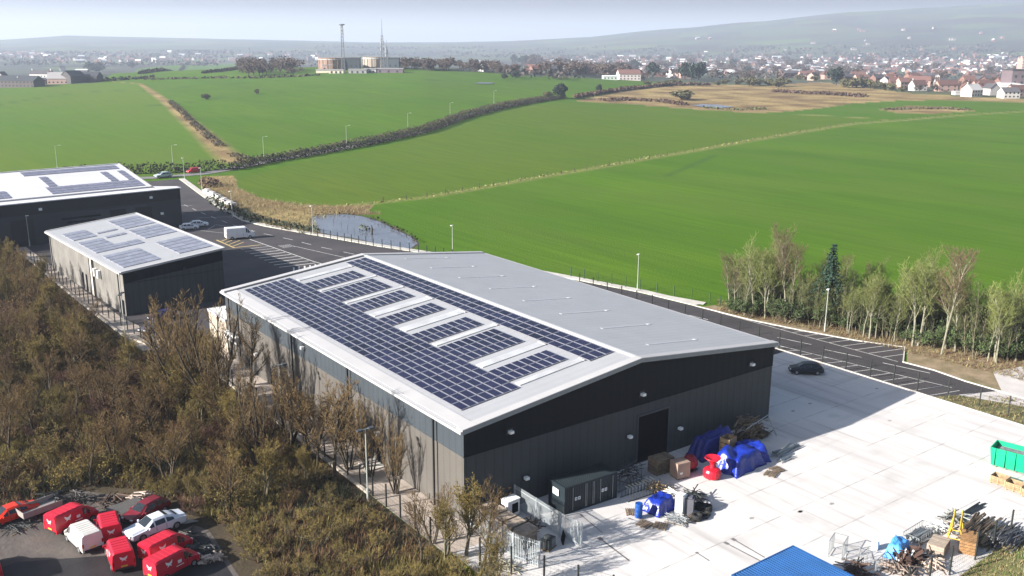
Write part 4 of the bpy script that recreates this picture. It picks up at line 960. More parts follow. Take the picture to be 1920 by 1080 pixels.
for x in (1.25, 1.62, 4.35, 4.72):
    s = MB(); s.box((x, -.06, 1.32), (.26, .03, .3)); s.box((x, -.078, 1.32), (.10, .01, .12), 1); s.build('small_sign', [whs, cgreen], ct)
s = MB(); s.box((-.045, 1.3, 1.85), (.04, .85, .62)); s.box((-.068, 1.3, 1.85), (.01, .18, .16), 1); s.build('notice', [whs, steel], ct)
# hopper-like red dumper bucket machine, crates, tarps near the roller door
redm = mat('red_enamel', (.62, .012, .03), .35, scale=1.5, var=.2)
t = thing('red_hopper', (24.7, -6.6, 0), 'bright red round hopper with narrow waist and flared top near the roller door', 'hopper'); t.scale = (.84, .84, .84)
s = MB(); s.lathe([(.85, .1), (1.0, .2), (1.05, .9), (.9, 1.15), (.55, 1.3)], n=16); s.build('tub', redm, t)
s = MB(); s.lathe([(.34, 1.3), (.26, 1.7), (.32, 1.95)], n=12); s.build('neck', redm, t)
s = MB(); s.lathe([(.32, 1.95), (.85, 2.45), (.95, 2.5), (.92, 2.6), (.6, 2.45), (.2, 2.2)], n=16); s.build('funnel', redm, t)
s = MB()
for k in range(4): a = k*math.pi/2+.4; s.box((.75*math.cos(a), .75*math.sin(a), .06), (.2, .2, .12))
s.build('foot', dsteel, t); s = MB(); s.box((.55, -.1, 1.5), (.35, .25, .45)); s.build('motor', mat('motor_white', (.7, .7, .7), .5), t)
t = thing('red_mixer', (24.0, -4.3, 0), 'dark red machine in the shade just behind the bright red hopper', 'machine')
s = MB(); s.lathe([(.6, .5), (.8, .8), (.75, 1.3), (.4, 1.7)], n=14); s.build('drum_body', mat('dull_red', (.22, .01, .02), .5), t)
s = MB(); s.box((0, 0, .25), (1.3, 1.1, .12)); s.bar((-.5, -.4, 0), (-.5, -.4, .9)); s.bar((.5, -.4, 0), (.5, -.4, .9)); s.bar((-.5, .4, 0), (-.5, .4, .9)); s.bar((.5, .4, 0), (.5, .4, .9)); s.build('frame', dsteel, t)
cardb = mat('brown_card', (.33, .24, .19), .7, col2=(.25, .17, .13), scale=1.5)
s = MB(); s.box((0, 0, .95), (1.5, 1.3, 1.55)); t = thing('wrapped_crate', (22.3, -4.6, 0), 'tall pinkish brown wrapped crate with a small white label, left of the red hopper', 'crate', None, R(-10))
s.build('casing', cardb, t); s = MB(); s.box((-.3, -.66, .7), (.3, .02, .2)); s.build('label', whs, t); s = MB()
for x in (-.6, 0, .6): s.box((x, 0, .08), (.12, 1.3, .15))
s.build('bearers', wood, t)
box_crate((21.6, -2.7, 0), R(-5), (2.2, 1.4, 1.6), wood, 'slatted wooden crate directly behind the wrapped brown crate', lid=wood)
tarp((28.9, -6.2, 0), R(5), 5.2, 3.6, 2.0, bluetarp, 'large glossy blue tarpaulin over a stack in front of the warehouse wall', 3)
tarp((31.2, -5.7, 0), R(-20), 3.6, 3.2, 1.8, bluetarp, 'second shiny blue tarpaulin at the right end of the covered goods', 8)
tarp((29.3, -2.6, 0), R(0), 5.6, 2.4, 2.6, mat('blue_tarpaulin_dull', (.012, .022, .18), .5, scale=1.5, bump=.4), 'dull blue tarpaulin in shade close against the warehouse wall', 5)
box_crate((29.6, -4.3, 0), R(8), (1.4, 1.1, 2.3), wood2, 'open wooden crate showing between the blue tarpaulins')
t = thing('pallet_heap', (35.0, -2.6, 0), 'tall brown heap of broken pallets and timber at the right end of the warehouse wall', 'heap', None, R(5))
rr = random.Random(5); s = MB()
for i in range(230):
    a, b, c = rr.uniform(-2.5, 2.5), rr.uniform(-1.2, 1.2), rr.uniform(.1, 2.4)
    if abs(a)/2.5+c/3.4 > 1.15: continue
    M_ = Matrix.Translation((a, b, c)) @ Matrix.Rotation(rr.uniform(-.5, .5), 4, 'Z') @ Matrix.Rotation(rr.uniform(-.5, .5), 4, 'Y'); s.box((0, 0, 0), (rr.uniform(.6, 1.3), rr.uniform(.08, .2), .05), M=M_)
s.build('broken_boards', wood, t)
s = MB()
for i in range(6): s.box((rr.uniform(-1.9, 1.9), rr.uniform(-.6, .6), .35+.1*i), (1.2, 1.0, .6))
s.build('pallet_stack', mat('dark_wood', (.07, .05, .035), .9, island=.3), t)
s = MB(); s.bar((-2.6, -1.3, 2.3), (1.0, -1.6, 3.1), .1); s.bar((1.1, -1.5, 2.7), (2.5, -1.8, .3), .12); s.build('leaning_pole', steel, t)
pile('steel_beams', (35.6, -7.0, 0), R(6), 'bundle of grey steel beams lying on the edge of the warehouse shadow', 'beams', steel, 14, 1, 1.1, .45, 4.6, .17, 3)
pile('steel_beams', (34.0, -8.3, 0), R(0), 'short grey steel offcuts beside the long beam bundle', 'beams', steel, 8, 1, .8, .25, 2.2, .14, 4)
pallet((29.9, -9.6, .03), R(20), 'pallet on the sunlit concrete in front of the blue tarpaulins')
pallet((31.2, -9.3, .03), R(-8), 'pallet nearest the tarpaulin corner, lying beside another pallet')
# junk between container and heaps
hoops((16.3, -5.1, 0), R(-3), 'row of black steel hoops standing right of the dark container', 9, .40)
rack((16.6, -2.6, 0), R(8), 'dark steel rack with tangled frames behind the row of hoops', 3.4, 1.8, 1.9, dsteel)
pile('steel_tubes', (17.2, -2.8, .5), R(20), 'dark jumble of steel tubes leaning over the rack by the wall', 'tubes', dsteel, 26, 2, 2.0, 1.6, 3.0, .10, 9, .6)
t = at(1197, 972); drum((t.x, t.y, .15), mat('blue_plastic', (.01, .07, .30), .35), 'blue plastic drum standing on a pallet at the left of the goods pile', .34, 1.35)
tarp((15.9, -8.2, .1), R(10), 3.0, 2.2, 1.35, bluetarp, 'small bright blue tarpaulin next to the blue plastic drum', 12)
for i, (px, py, lb) in enumerate([(1208, 985, 'dark pallet under the blue plastic drum'), (1238, 988, 'dark pallet at the near edge of the goods pile'), (1185, 962, 'dark pallet at the left edge of the goods pile'), (1290, 975, 'dark pallet on the near right of the goods pile')]):
    q = at(px, py); pallet((q.x, q.y, .03), R(12+i*20), lb)
q = at(1276, 962); s = MB(); s.box((0, 0, 1.0), (.85, .75, 1.6)); s.box((0, 0, 1.85), (.7, .6, .12)); tag(s.build('water_tank', mat('white_plastic', (.72, .74, .74), .4), None, (q.x, q.y, 0), R(15)), 'white plastic tank standing upright in the middle of the goods pile', 'tank')
q = at(1292, 962); s = MB(); s.box((0, 0, .8), (.9, .8, 1.5)); s.box((0, 0, 1.6), (.6, .5, .15)); tag(s.build('grey_bin', mat('grey_plastic', (.10, .10, .12), .5), None, (q.x, q.y, 0), R(35)), 'dark grey cabinet beside the white plastic tank', 'cabinet')
for i, (px, py, z) in enumerate([(1312, 955, 0), (1313, 955, .27), (1322, 966, 0), (1318, 970, 0), (1306, 975, 0), (1306, 975, .27), (1325, 958, 0), (1325, 958, .27)]):
    q = at(px, py); tyre_ob((q.x, q.y, z+.03), 'black tyre heaped on the right side of the goods pile', 'tyres heaped in the yard', .5)
q = at(1268, 978); pile('scrap_pipes', (q.x, q.y, 0), R(25), 'low tangle of grey pipes in front of the blue tarpaulin in the yard', 'scrap', steel, 34, 2, 1.8, .55, 1.9, .07, 21, 1.2)
q = at(1245, 925); pile('timber_offcuts', (q.x, q.y+.8, 0), R(15), 'pale timber offcuts heaped at the back of the goods pile', 'timber', wood2, 26, 2, 1.8, .7, 2.0, .14, 22, .9)
q = at(1300, 940); pile('scrap_heap', (q.x, q.y, 0), R(-20), 'black metal scrap in the right half of the goods pile', 'scrap', dsteel, 40, 2.4, 2.2, .9, 2.4, .10, 23, 1.2)
q = at(1262, 938); pile('scrap_pipes', (q.x, q.y, .1), R(60), 'white plastic gutter lengths lying on the goods pile', 'scrap', mat('white_upvc', (.66, .68, .66), .4), 9, 1, 1, .9, 1.9, .12, 24, .7)
# crate compound
gc = 'closed wooden crates in the compound'
cw = mat('grey_crate_wood', (.34, .28, .22), .8, col2=(.24, .19, .15), scale=2, island=.15)
for i, (x, y) in enumerate([(1.9, -.75), (2.0, -2.0), (2.0, -3.35), (2.1, -4.65), (2.2, -6.0)]):
    box_crate((x, y, 0), R(4), (1.75, 1.05, 1.55), cw, ['grey wooden crate with flat lid, nearest the warehouse wall in the fenced row', 'second grey wooden crate from the warehouse wall in the fenced row', 'middle one of five grey wooden crates behind the palisade fence', 'fourth grey wooden crate from the wall in the fenced row', 'last grey wooden crate of the fenced row, nearest the camera'][i], group=gc, lid=cw)
t = thing('white_cabinet', (4.1, -1.3, 0), 'white metal cabinet beside the wooden crates close to the wall', 'cabinet', None, R(5)); s = MB(); s.box((0, 0, 1.0), (1.4, .9, 1.5)); s.build('body', mat('cabinet_white', (.72, .68, .68), .5), t)
s = MB(); s.box((0, 0, 1.78), (1.5, 1.0, .06)); s.build('lid', wlight, t); s = MB(); s.box((.15, -.47, 1.0), (.7, .03, .9)); s.build('opening', doorm, t)
t = thing('engine_block', (3.4, -7.6, 0), 'dark machine block with metal fins beside the nearest wooden crate', 'machine', None, R(20)); s = MB(); s.box((0, 0, .6), (1.1, .8, .8)); s.lathe([(.3, 1.0), (.3, 1.25), (.2, 1.3)], (-.2, 0, 0)); s.build('block', dsteel, t)
s = MB()
for k in range(5): s.box((.2, -.42, .3+k*.16), (.55, .06, .05))
s.build('fins', steel, t); s = MB(); s.box((0, 0, .12), (1.3, .9, .1)); s.build('base', wood, t)
pile('scrap_heap', (3.9, -4.2, 0), R(80), 'dark scrap between the crate row and the inner palisade fence', 'scrap', rust, 30, 3, 1.4, .8, 2.2, .1, 31, 1)
s = MB(); s.box((0, 0, .5), (1.0, .08, .9), M=Matrix.Rotation(.2, 4, 'X')); tag(s.build('black_panel', doorm, None, (4.9, -7.6, 0), R(60)), 'black panel leaning against the foot of the palisade gate post', 'panel')
pile('dumped_branches', (-1.6, -7.6, 0), R(30), 'pale dumped branches and rubbish outside the palisade fence', 'branches', mat('bleached_wood', (.42, .38, .27), .9, island=.4), 70, 2, 3.2, .45, 1.8, .05, 32, 1.5)
# blue roofed container at the bottom
bb = mat('container_blue', (.014, .085, .26), .5, col2=(.011, .065, .19), scale=.8, spec=.4)
c0 = at(1487, 1022, 2.75)
container((c0.x-7.3, c0.y-6.1, 0), 0, 7.3, 6.1, 2.75, bb, 'blue steel container with a ribbed blue roof, cut off by the bottom edge')
# green skip and open crates at the right edge
t = thing('skip', (49.35, -21.2, .1), 'large bright green open-top skip at the right edge of the yard', 'skip', None, R(-78)); sg = mat('skip_green', (.004, .36, .17), .4, col2=(.003, .28, .13), scale=1)
s = MB(); SLn, SW, SH = 6.6, 2.4, 2.0
def quadbox(mb, b0, b1, t0, t1, th=.08):
    (x0, y0), (x1, y1) = b0, b1; (X0_, Y0_), (X1, Y1) = t0, t1
    o = [(x0, y0, .15), (x1, y0, .15), (x1, y1, .15), (x0, y1, .15), (X0_, Y0_, SH), (X1, Y0_, SH), (X1, Y1, SH), (X0_, Y1, SH)]
    i_ = [(x0+th, y0+th, .22), (x1-th, y0+th, .22), (x1-th, y1-th, .22), (x0+th, y1-th, .22), (X0_+th, Y0_+th, SH), (X1-th, Y0_+th, SH), (X1-th, Y1-th, SH), (X0_+th, Y1-th, SH)]
    mb.add(o, [(0, 3, 2, 1), (0, 1, 5, 4), (1, 2, 6, 5), (2, 3, 7, 6), (3, 0, 4, 7)]); mb.add(i_, [(0, 1, 2, 3), (4, 5, 1, 0), (5, 6, 2, 1), (6, 7, 3, 2), (7, 4, 0, 3)], 0)
    mb.add([*o[4:], *i_[4:]], [(0, 1, 5, 4), (1, 2, 6, 5), (2, 3, 7, 6), (3, 0, 4, 7)])
quadbox(s, (0.25, 0.1), (SLn-.25, SW-.1), (0, 0), (SLn, SW)); s.build('body', sg, t)
s = MB()
for i in range(7):
    x = .5+i*.93; s.box((x, -.03, 1.05), (.09, .12, 1.85)); s.box((x, SW+.03, 1.05), (.09, .12, 1.85))
s.build('rib', sg, t)
s = MB(); s.box((SLn/2, SW/2, 1.0), (SLn-.6, SW-.4, 1.1)); s.build('waste', mat('skip_waste', (.10, .11, .12), .9, scale=3, bump=1, col2=(.25, .26, .27)), t)
for i, (x, y) in enumerate([(46.4, -23.9), (46.2, -25.5), (46.0, -27.1)]):
    box_crate((x, y, 0), R(95), (1.45, 1.15, .85), wood2, ['open wooden crate at the left of the row under the green skip', 'middle open wooden crate below the green skip', 'open wooden crate below the skip, cut off by the right edge'][i], group='open crates by the skip')
# junk along the bottom right
q = at(1570, 1040); rack((q.x, q.y, 0), R(20), 'thin grey wire rack standing beside the blue container roof', 1.6, 1.1, 1.5, steel, 6)
q = at(1597, 1058); rack((q.x, q.y, 0), R(40), 'open steel frame basket near the blue roof corner', 1.3, 1.2, 1.3, steel, 0)
q = at(1620, 1062); rack((q.x, q.y-.6, 0), R(10), 'grey box-shaped steel frame at the right of the wire racks', 1.5, 1.3, 1.4, steel, 3)
q = at(1590, 1075); pile('scrap_heap', (q.x, q.y-.8, 0), R(-20), 'dark reddish scrap heap tucked behind the blue roof', 'scrap', rust, 50, 3, 2.6, 1.0, 2.6, .1, 41, 1)
q = at(1682, 1042); tarp((q.x, q.y, .25), R(15), 2.9, 1.6, 1.3, mat('light_blue_tarp', (.08, .32, .68), .45, col2=(.05, .22, .55), scale=2, bump=.5), 'pale sky-blue tarpaulin draped over scrap near the bottom edge', 44)
q = at(1700, 1056); t = thing('scrap_furniture', (q.x, q.y, 0), 'dark brown heap of broken furniture under the sky-blue tarpaulin', 'scrap'); s = MB()
for i in range(60):
    M_ = Matrix.Translation((rr.uniform(-1.6, 1.6), rr.uniform(-.7, .7), rr.uniform(.1, 1.0))) @ Matrix.Rotation(rr.uniform(0, 6), 4, 'Z') @ Matrix.Rotation(rr.uniform(-1.3, 1.3), 4, 'Y'); s.box((0, 0, 0), (rr.uniform(.4, 1.3), rr.uniform(.1, .6), .05), M=M_)
s.build('boards', mat('dark_furniture', (.07, .04, .03), .8, island=.5), t); s = MB()
for i in range(8):
    M_ = Matrix.Translation((rr.uniform(-1.4, 1.8), rr.uniform(-.9, .5), rr.uniform(.4, 1.1))) @ Matrix.Rotation(rr.uniform(0, 6), 4, 'Z') @ Matrix.Rotation(rr.uniform(-1.2, 1.2), 4, 'Y'); s.box((0, 0, 0), (.7, .16, .05), M=M_)
s.build('pale_slats', whs, t)
q = at(1640, 1030); s = MB(); s.box((0, 0, .35), (.5, .5, .7)); s.box((0, 0, .72), (.42, .42, .08)); tag(s.build('white_bin', whs, None, (q.x, q.y, 0), .3), 'small white plastic box on the concrete left of the sky-blue tarpaulin', 'box')
q = at(1725, 1006); t = rack((q.x, q.y, 0), R(3), 'low grey steel stillage frames on the bright concrete', 3.4, 1.4, .7, steel, 9)
q = at(1722, 1010); pile('steel_sheets', (q.x, q.y, .1), R(3), 'pile of flat grey steel strips beside the stillage frames', 'steel', steel, 20, 2, 1.6, .35, 3.0, .18, 51, .1)
q = at(1762, 995); pile('scrap_pipes', (q.x, q.y, 0), R(60), 'white and grey plastic pipes in a loose heap', 'scrap', MATS['white_upvc'], 30, 2, 1.8, .6, 1.6, .09, 52, 1)
q = at(1818, 962); pile('steel_beams', (q.x, q.y, 0), R(2), 'long dark steel gutters lying apart on the bright concrete', 'beams', dsteel, 7, 1, .7, .25, 5.6, .22, 53, .03)
q = at(1795, 980); pile('scrap_heap', (q.x, q.y, 0), R(10), 'tangle of black and white metal at the near end of the long gutters', 'scrap', mat('mixed_metal', (.16, .17, .16), .5, island=.9), 44, 2, 2, .8, 2.0, .10, 54, 1.1)
q = at(1835, 1005); pile('timber_stack', (q.x, q.y, .1), R(4), 'big stack of weathered timber beams at the edge of the grass bank', 'timber', wood, 44, 2.5, 3.4, .85, 5.4, .20, 55, .10)
q = at(1862, 1012); pile('steel_tubes', (q.x+.6, q.y-.6, .1), R(6), 'stack of dark grey pipes behind the weathered timber beams', 'tubes', mat('grey_pipe', (.13, .13, .14), .6, island=.3), 40, 2.5, 2.8, .8, 4.6, .15, 56, .12)
q = at(1790, 1015); t = thing('yellow_trestle', (q.x, q.y, 0), 'yellow steel trestle frame among the timber stacks', 'trestle', None, R(25)); ym = mat('yellow_steel', (.55, .36, .04), .5, scale=3)
s = MB()
for x in (-.8, .8):
    for y in (-.5, .5): s.bar((x, y*1.3, 0), (x, y*.6, 2.0), .10)
    s.bar((x, -.6, .6), (x, .6, .6), .08)
s.build('legs', ym, t); s = MB(); s.bar((-1.8, -.3, 2.0), (1.9, -.3, 2.1), .12); s.bar((-1.8, .3, 2.0), (1.9, .3, 2.1), .12); s.build('rails', ym, t)
q = at(1815, 1030); box_crate((q.x, q.y, 0), R(25), (2.2, 1.3, 1.2), mat('orange_wood', (.33, .18, .07), .8, col2=(.2, .11, .05), scale=2), 'orange brown wooden crate below the yellow trestle', lid=MATS['orange_wood'])
q = at(1758, 1035); box_crate((q.x, q.y, 0), R(15), (2.0, 1.3, 1.0), cw, 'pale grey-brown crate in front of the timber stack', lid=cw)
q = at(1745, 1060); pile('timber_offcuts', (q.x, q.y, 0), R(-40), 'pale broken planks spread at the bottom edge of the yard', 'timber', mat('pale_planks', (.42, .34, .28), .8, island=.4), 34, 3, 2.8, .5, 2.2, .16, 61, 1)
q = at(1690, 1072); pile('timber_offcuts', (q.x, q.y, 0), R(30), 'dark and pale offcuts below the broken furniture heap', 'timber', mat('mixed_planks', (.22, .17, .14), .8, island=.7), 40, 3, 2.8, .6, 2.0, .15, 62, 1.2)
# scrapyard bits
q = at(75, 968); t = thing('flatbed_trailer', (q.x, q.y, 0), 'grey flatbed trailer body behind the farthest red van', 'trailer', None, R(14)); s = MB()
s.box((0, 0, .75), (3.4, 1.8, .12)); s.box((0, .88, 1.0), (3.4, .05, .5)); s.box((0, -.88, 1.0), (3.4, .05, .5)); s.box((-1.7, 0, 1.0), (.05, 1.75, .5)); s.build('bed', mat('trailer_grey', (.22, .20, .19), .6, island=.2), t)
for sx in (-.9, .9):
    for sy in (-.8, .8): s = MB(); s.tube([(sx, sy-.1, .35), (sx, sy+.1, .35)], .35, 12); s.build('wheel', tyre, t)
for i, (px, py, m_, a, b, h, ln, wd, lb) in enumerate([(100, 945, dsteel, 2, 2.6, 1.2, 2.6, .12, 'dark scrap metal heap with upright poles behind the flatbed trailer'), (150, 940, MATS['mixed_metal'], 2, 2.4, 1.2, 2.0, .1, 'mixed scrap heap behind the farthest red van'), (215, 945, rust, 3, 3, .8, 2.4, .14, 'rusty scrap heap in the middle back of the scrapyard'), (262, 940, MATS['pale_planks'], 2, 2.4, .9, 1.6, .18, 'pale boards heaped at the back of the scrapyard'), (262, 962, MATS['dull_red'], 2, 2, .7, 2.0, .2, 'dull red scrap panels beside the pale wrecked saloon'), (350, 1010, MATS['mixed_metal'], 3, 3, .7, 1.8, .1, 'loose scrap at the woodland edge right of the pale wreck'), (375, 1035, dsteel, 3, 4, .8, 2.0, .12, 'dark rubbish bank between the red vans and the bushes'), (400, 1050, MATS['pale_planks'], 2, 2, .5, 1.2, .25, 'cream boards and card dumped at the bottom of the bushes'), (35, 990, dsteel, 2, 2.4, .35, 3.2, .06, 'grey metal lengths on the ground beside the orange-red car')]):
    q = at(px, py); m_ = mat('dull_mixed_scrap', (.075, .07, .065), .7, island=.8) if m_ is MATS['mixed_metal'] else m_; pile('scrap_heap', (q.x, q.y, 0), R(i*37), lb, 'scrap', m_, 44, a, b, h*.8, ln*.8, wd*.7, 70+i, 1.1)
q = at(238, 962); s = MB(); s.box((0, 0, .6), (3.0, 2.0, .06), M=Matrix.Rotation(.12, 4, 'X')); s.box((0, 0, .3), (2.6, 1.6, .5)); tag(s.build('sheeted_load', mat('grey_sheet', (.10, .095, .09), .8, scale=2, bump=.5), None, (q.x, q.y, 0), .2), 'flat dark grey sheeted load behind the red vans', 'load')
q = at(350, 985); s = MB(); s.box((0, 0, .35), (1.8, 1.0, .08), M=Matrix.Rotation(.35, 4, 'Y')); tag(s.build('car_panel', steel, None, (q.x, q.y, 0), .6), 'loose grey car panel lying right of the pale wrecked saloon', 'car panel')
# blocks on the verge near the top of the estate road
for i in range(5):
    q = Vector((44.7, 200, 0)).lerp(Vector((42.4, 176, 0)), i/4); s = MB(); s.box((0, 0, .45), (1.6, 3.6, .9)); s.box((.1, .3, 1.0), (1.0, 2.2, .35)); o = s.build('stone_block', mat('pale_block', (.50, .48, .46), .8, island=.2), None, (q.x+1.6, q.y, 0), rnd.uniform(.0, .3)); tag(o, 'pale concrete block in the row on the verge of the estate road', 'block', 'pale blocks on the verge')
# ------------------------------------------------------------------ bare trees and shrubs
def rotdir(d, ang, az):
    a = d.cross(Vector((0, 0, 1)) if abs(d.z) < .95 else Vector((1, 0, 0))).normalized(); b = d.cross(a)
    return (d*math.cos(ang)+(a*math.cos(az)+b*math.sin(az))*math.sin(ang)).normalized()
def grow(tr, tw, p, d, ln, r, lvl, P, rr):
    segs = 4 if lvl == 0 else (3 if lvl < 3 else 2); pts = [p]; q = p.copy(); dd = d.copy()
    for i in range(segs):
        dd = (dd+Vector((rr.gauss(0, 1), rr.gauss(0, 1), rr.gauss(0, 1)+P.get('lift', .3)))*P['wob']).normalized()
        q = q+dd*ln/segs; pts.append(q.copy())
    rads = [max(P['rmin'], r*(1-.72*i/segs)) for i in range(segs+1)]
    (tr if lvl < 2 else tw).tube(pts, rads, 6 if lvl == 0 else (4 if lvl == 1 else 3), 0, False)
    if lvl >= len(P['n']): 
        if P.get('bud'):
            for _ in range(P['bud']): tw.leaf(pts[rr.randrange(1, len(pts))]+Vector((rr.gauss(0, .06), rr.gauss(0, .06), rr.gauss(0, .06))), P['buds'], rr, 1)
        return
    for i in range(P['n'][lvl]):
        t0 = P['t0'] if lvl == 0 else .2
        t = t0+(1-t0)*(i+rr.random())/P['n'][lvl]; f = t*segs; k = min(int(f), segs-1)
        c = pts[k].lerp(pts[k+1], f-k); bd = (pts[k+1]-pts[k]).normalized()
        nd = rotdir(bd, R(rr.gauss(P['ang'][lvl], 9)), i*2.4+rr.random()); nd = (nd+Vector((0, 0, P['up']))).normalized()
        grow(tr, tw, c, nd, ln*P['k'][lvl]*(1.15-.65*(t if lvl == 0 else .4*t))*rr.uniform(.75, 1.15), max(P['rmin'], r*(1-.7*t)*.62), lvl+1, P, rr)
def make_tree(name, label, cat, P, seed, barkm, twigm, budm=None, group=None):
    rr = random.Random(seed); tr = MB(); tw = MB()
    t = thing(name, (0, 0, -500), label, cat, group)
    for s_ in range(P.get('stems', 1)):
        a = s_*2.4+rr.random(); tilt = P.get('tilt', 0)*rr.uniform(.3, 1)
        d = Vector((math.sin(tilt)*math.cos(a), math.sin(tilt)*math.sin(a), math.cos(tilt)))
        grow(tr, tw, Vector((math.cos(a)*P.get('off', 0), math.sin(a)*P.get('off', 0), -.1)), d, P['h']*rr.uniform(.75, 1), P['r'], 0, P, rr)
    tr.build('trunk', barkm, t); tw.build('crown', [twigm, budm or twigm], t)
    KIDS[t.name] = [o for o in COL.objects if o.parent == t]
    return t
bk_dark = mat('bark_dark', (.030, .023, .016), .9, col2=(.085, .068, .045), scale=3)
bk_olive = mat('bark_olive', (.15, .135, .085), .9, col2=(.09, .075, .05), scale=3)
bk_birch = mat('bark_birch', (.27, .26, .19), .8, col2=(.12, .115, .08), scale=2, detail=6)
tw_brown = mat('twigs_brown', (.135, .088, .036), .9, scale=1, objvar=.3)
tw_olive = mat('twigs_olive', (.165, .122, .036), .9, scale=1, objvar=.25)
tw_red = mat('twigs_redbrown', (.105, .052, .034), .9, scale=1, objvar=.25)
tw_green = mat('twigs_catkin', (.150, .168, .050), .9, scale=1, objvar=.18)
tw_birchred = mat('twigs_birch_red', (.13, .090, .052), .9, scale=1, objvar=.15)
bd_olive = mat('buds_olive', (.165, .125, .030), .8, scale=1, objvar=.25)
bd_brown = mat('dead_leaves', (.125, .072, .025), .8, scale=1, objvar=.25)
bd_green = mat('buds_green', (.15, .19, .045), .8, scale=1, objvar=.15)
SH = dict(h=3.6, r=.07, stems=9, tilt=R(52), off=.25, n=[6, 4, 3], ang=[38, 40, 40], k=[.45, .55, .6], up=.35, t0=.25, wob=.16, rmin=.013, bud=1, buds=.07)
TR = dict(h=9.5, r=.20, stems=1, n=[13, 6, 5, 2], ang=[42, 40, 40, 40], k=[.42, .5, .5, .55], up=.45, t0=.28, wob=.11, rmin=.016, bud=1, buds=.05, lift=.4)
MS = dict(h=10.5, r=.19, stems=6, tilt=R(20), off=.35, n=[9, 5, 4], ang=[25, 32, 35], k=[.33, .5, .6], up=.45, t0=.2, wob=.09, rmin=.018, bud=0, lift=.5)
SHRUBS = [
 make_tree('bare_shrub', 'leafless olive brown shrub in the thicket left of the warehouses', 'shrub', SH, 1, bk_olive, tw_olive, bd_olive, 'olive brown shrubs in the thicket'),
 make_tree('bare_shrub', 'leafless olive brown shrub in the thicket left of the warehouses', 'shrub', dict(SH, tilt=R(62), h=3.2), 2, bk_olive, tw_olive, bd_olive, 'olive brown shrubs in the thicket'),
 make_tree('bramble_bush', 'dark brown leafless bush in the thicket left of the warehouses', 'bush', dict(SH, tilt=R(70), h=3.0, wob=.25, buds=.09), 3, bk_dark, tw_brown, bd_brown, 'dark brown bushes in the thicket'),
 make_tree('bramble_bush', 'dark brown leafless bush in the thicket left of the warehouses', 'bush', dict(SH, tilt=R(58), h=3.8), 4, bk_dark, tw_brown, bd_brown, 'dark brown bushes in the thicket'),
 make_tree('willow_shrub', 'reddish brown twiggy dome-shaped shrub in the thicket left of the warehouses', 'shrub', dict(SH, tilt=R(55), h=4.2, n=[7, 5, 3], wob=.1), 5, bk_dark, tw_red, tw_red, 'reddish brown shrubs in the thicket')]
TREES = [
 make_tree('bare_tree', 'bare winter tree rising out of the thicket left of the warehouses', 'tree', TR, 11, bk_dark, tw_brown, bd_brown, 'bare trees in the thicket'),
 make_tree('bare_tree', 'bare winter tree rising out of the thicket left of the warehouses', 'tree', dict(TR, stems=2, tilt=R(12), off=.2, h=8.5), 12, bk_olive, tw_olive, bd_olive, 'bare trees in the thicket'),
 make_tree('bare_tree', 'bare winter tree rising out of the thicket left of the warehouses', 'tree', dict(TR, stems=3, tilt=R(16), off=.2, h=8.5, n=[10, 5, 4, 2]), 13, bk_dark, tw_brown, bd_brown, 'bare trees in the thicket'),
 make_tree('bare_tree', 'bare winter tree rising out of the thicket left of the warehouses', 'tree', MS, 14, bk_dark, tw_brown, None, 'bare trees in the thicket')]
BI = dict(h=11.5, r=.13, stems=1, n=[14, 6, 4, 2], ang=[42, 42, 40, 38], k=[.36, .5, .55, .6], up=.42, t0=.36, wob=.07, rmin=.013, bud=1, buds=.035, lift=.5)
BIRCH = [
 make_tree('birch_tree', 'slender pale-trunked tree with yellow green twigs in the row by the estate road', 'tree', BI, 21, bk_birch, tw_green, bd_green, 'pale trees along the estate road'),
 make_tree('birch_tree', 'slender pale-trunked tree with yellow green twigs in the row by the estate road', 'tree', dict(BI, stems=2, tilt=R(7), off=.2), 22, bk_birch, tw_green, bd_green, 'pale trees along the estate road'),
 make_tree('birch_tree', 'slender pale-trunked tree with reddish brown twigs in the row by the estate road', 'tree', dict(BI, wob=.07), 23, bk_birch, tw_birchred, tw_birchred, 'red-twigged trees along the estate road'),
 make_tree('sapling', 'thin leafless sapling with green twigs among the pale trees by the estate road', 'tree', dict(BI, h=7.5, r=.06, t0=.2, stems=3, tilt=R(12), off=.5, n=[10, 4, 3], ang=[34, 36, 36], k=[.3, .55, .6]), 24, bk_olive, mat('twigs_understory', (.075, .085, .033), .9, scale=1, objvar=.3), bd_green, 'saplings among the pale trees'),
 make_tree('understory_shrub', 'dark green brown shrub under the pale trees by the estate road', 'shrub', dict(SH, h=3.4, tilt=R(45), buds=.10, bud=2), 25, bk_olive, MATS['twigs_understory'], mat('understory_leaves', (.055, .085, .028), .8, objvar=.3), 'shrubs under the pale trees')]
USED = set()
def put(proto, loc, rz=None, sc=1, label=None, group=None):
    rz = rnd.uniform(0, 6.28) if rz is None else rz
    o = dup(proto, loc, rz, sc, label, group)
    return o
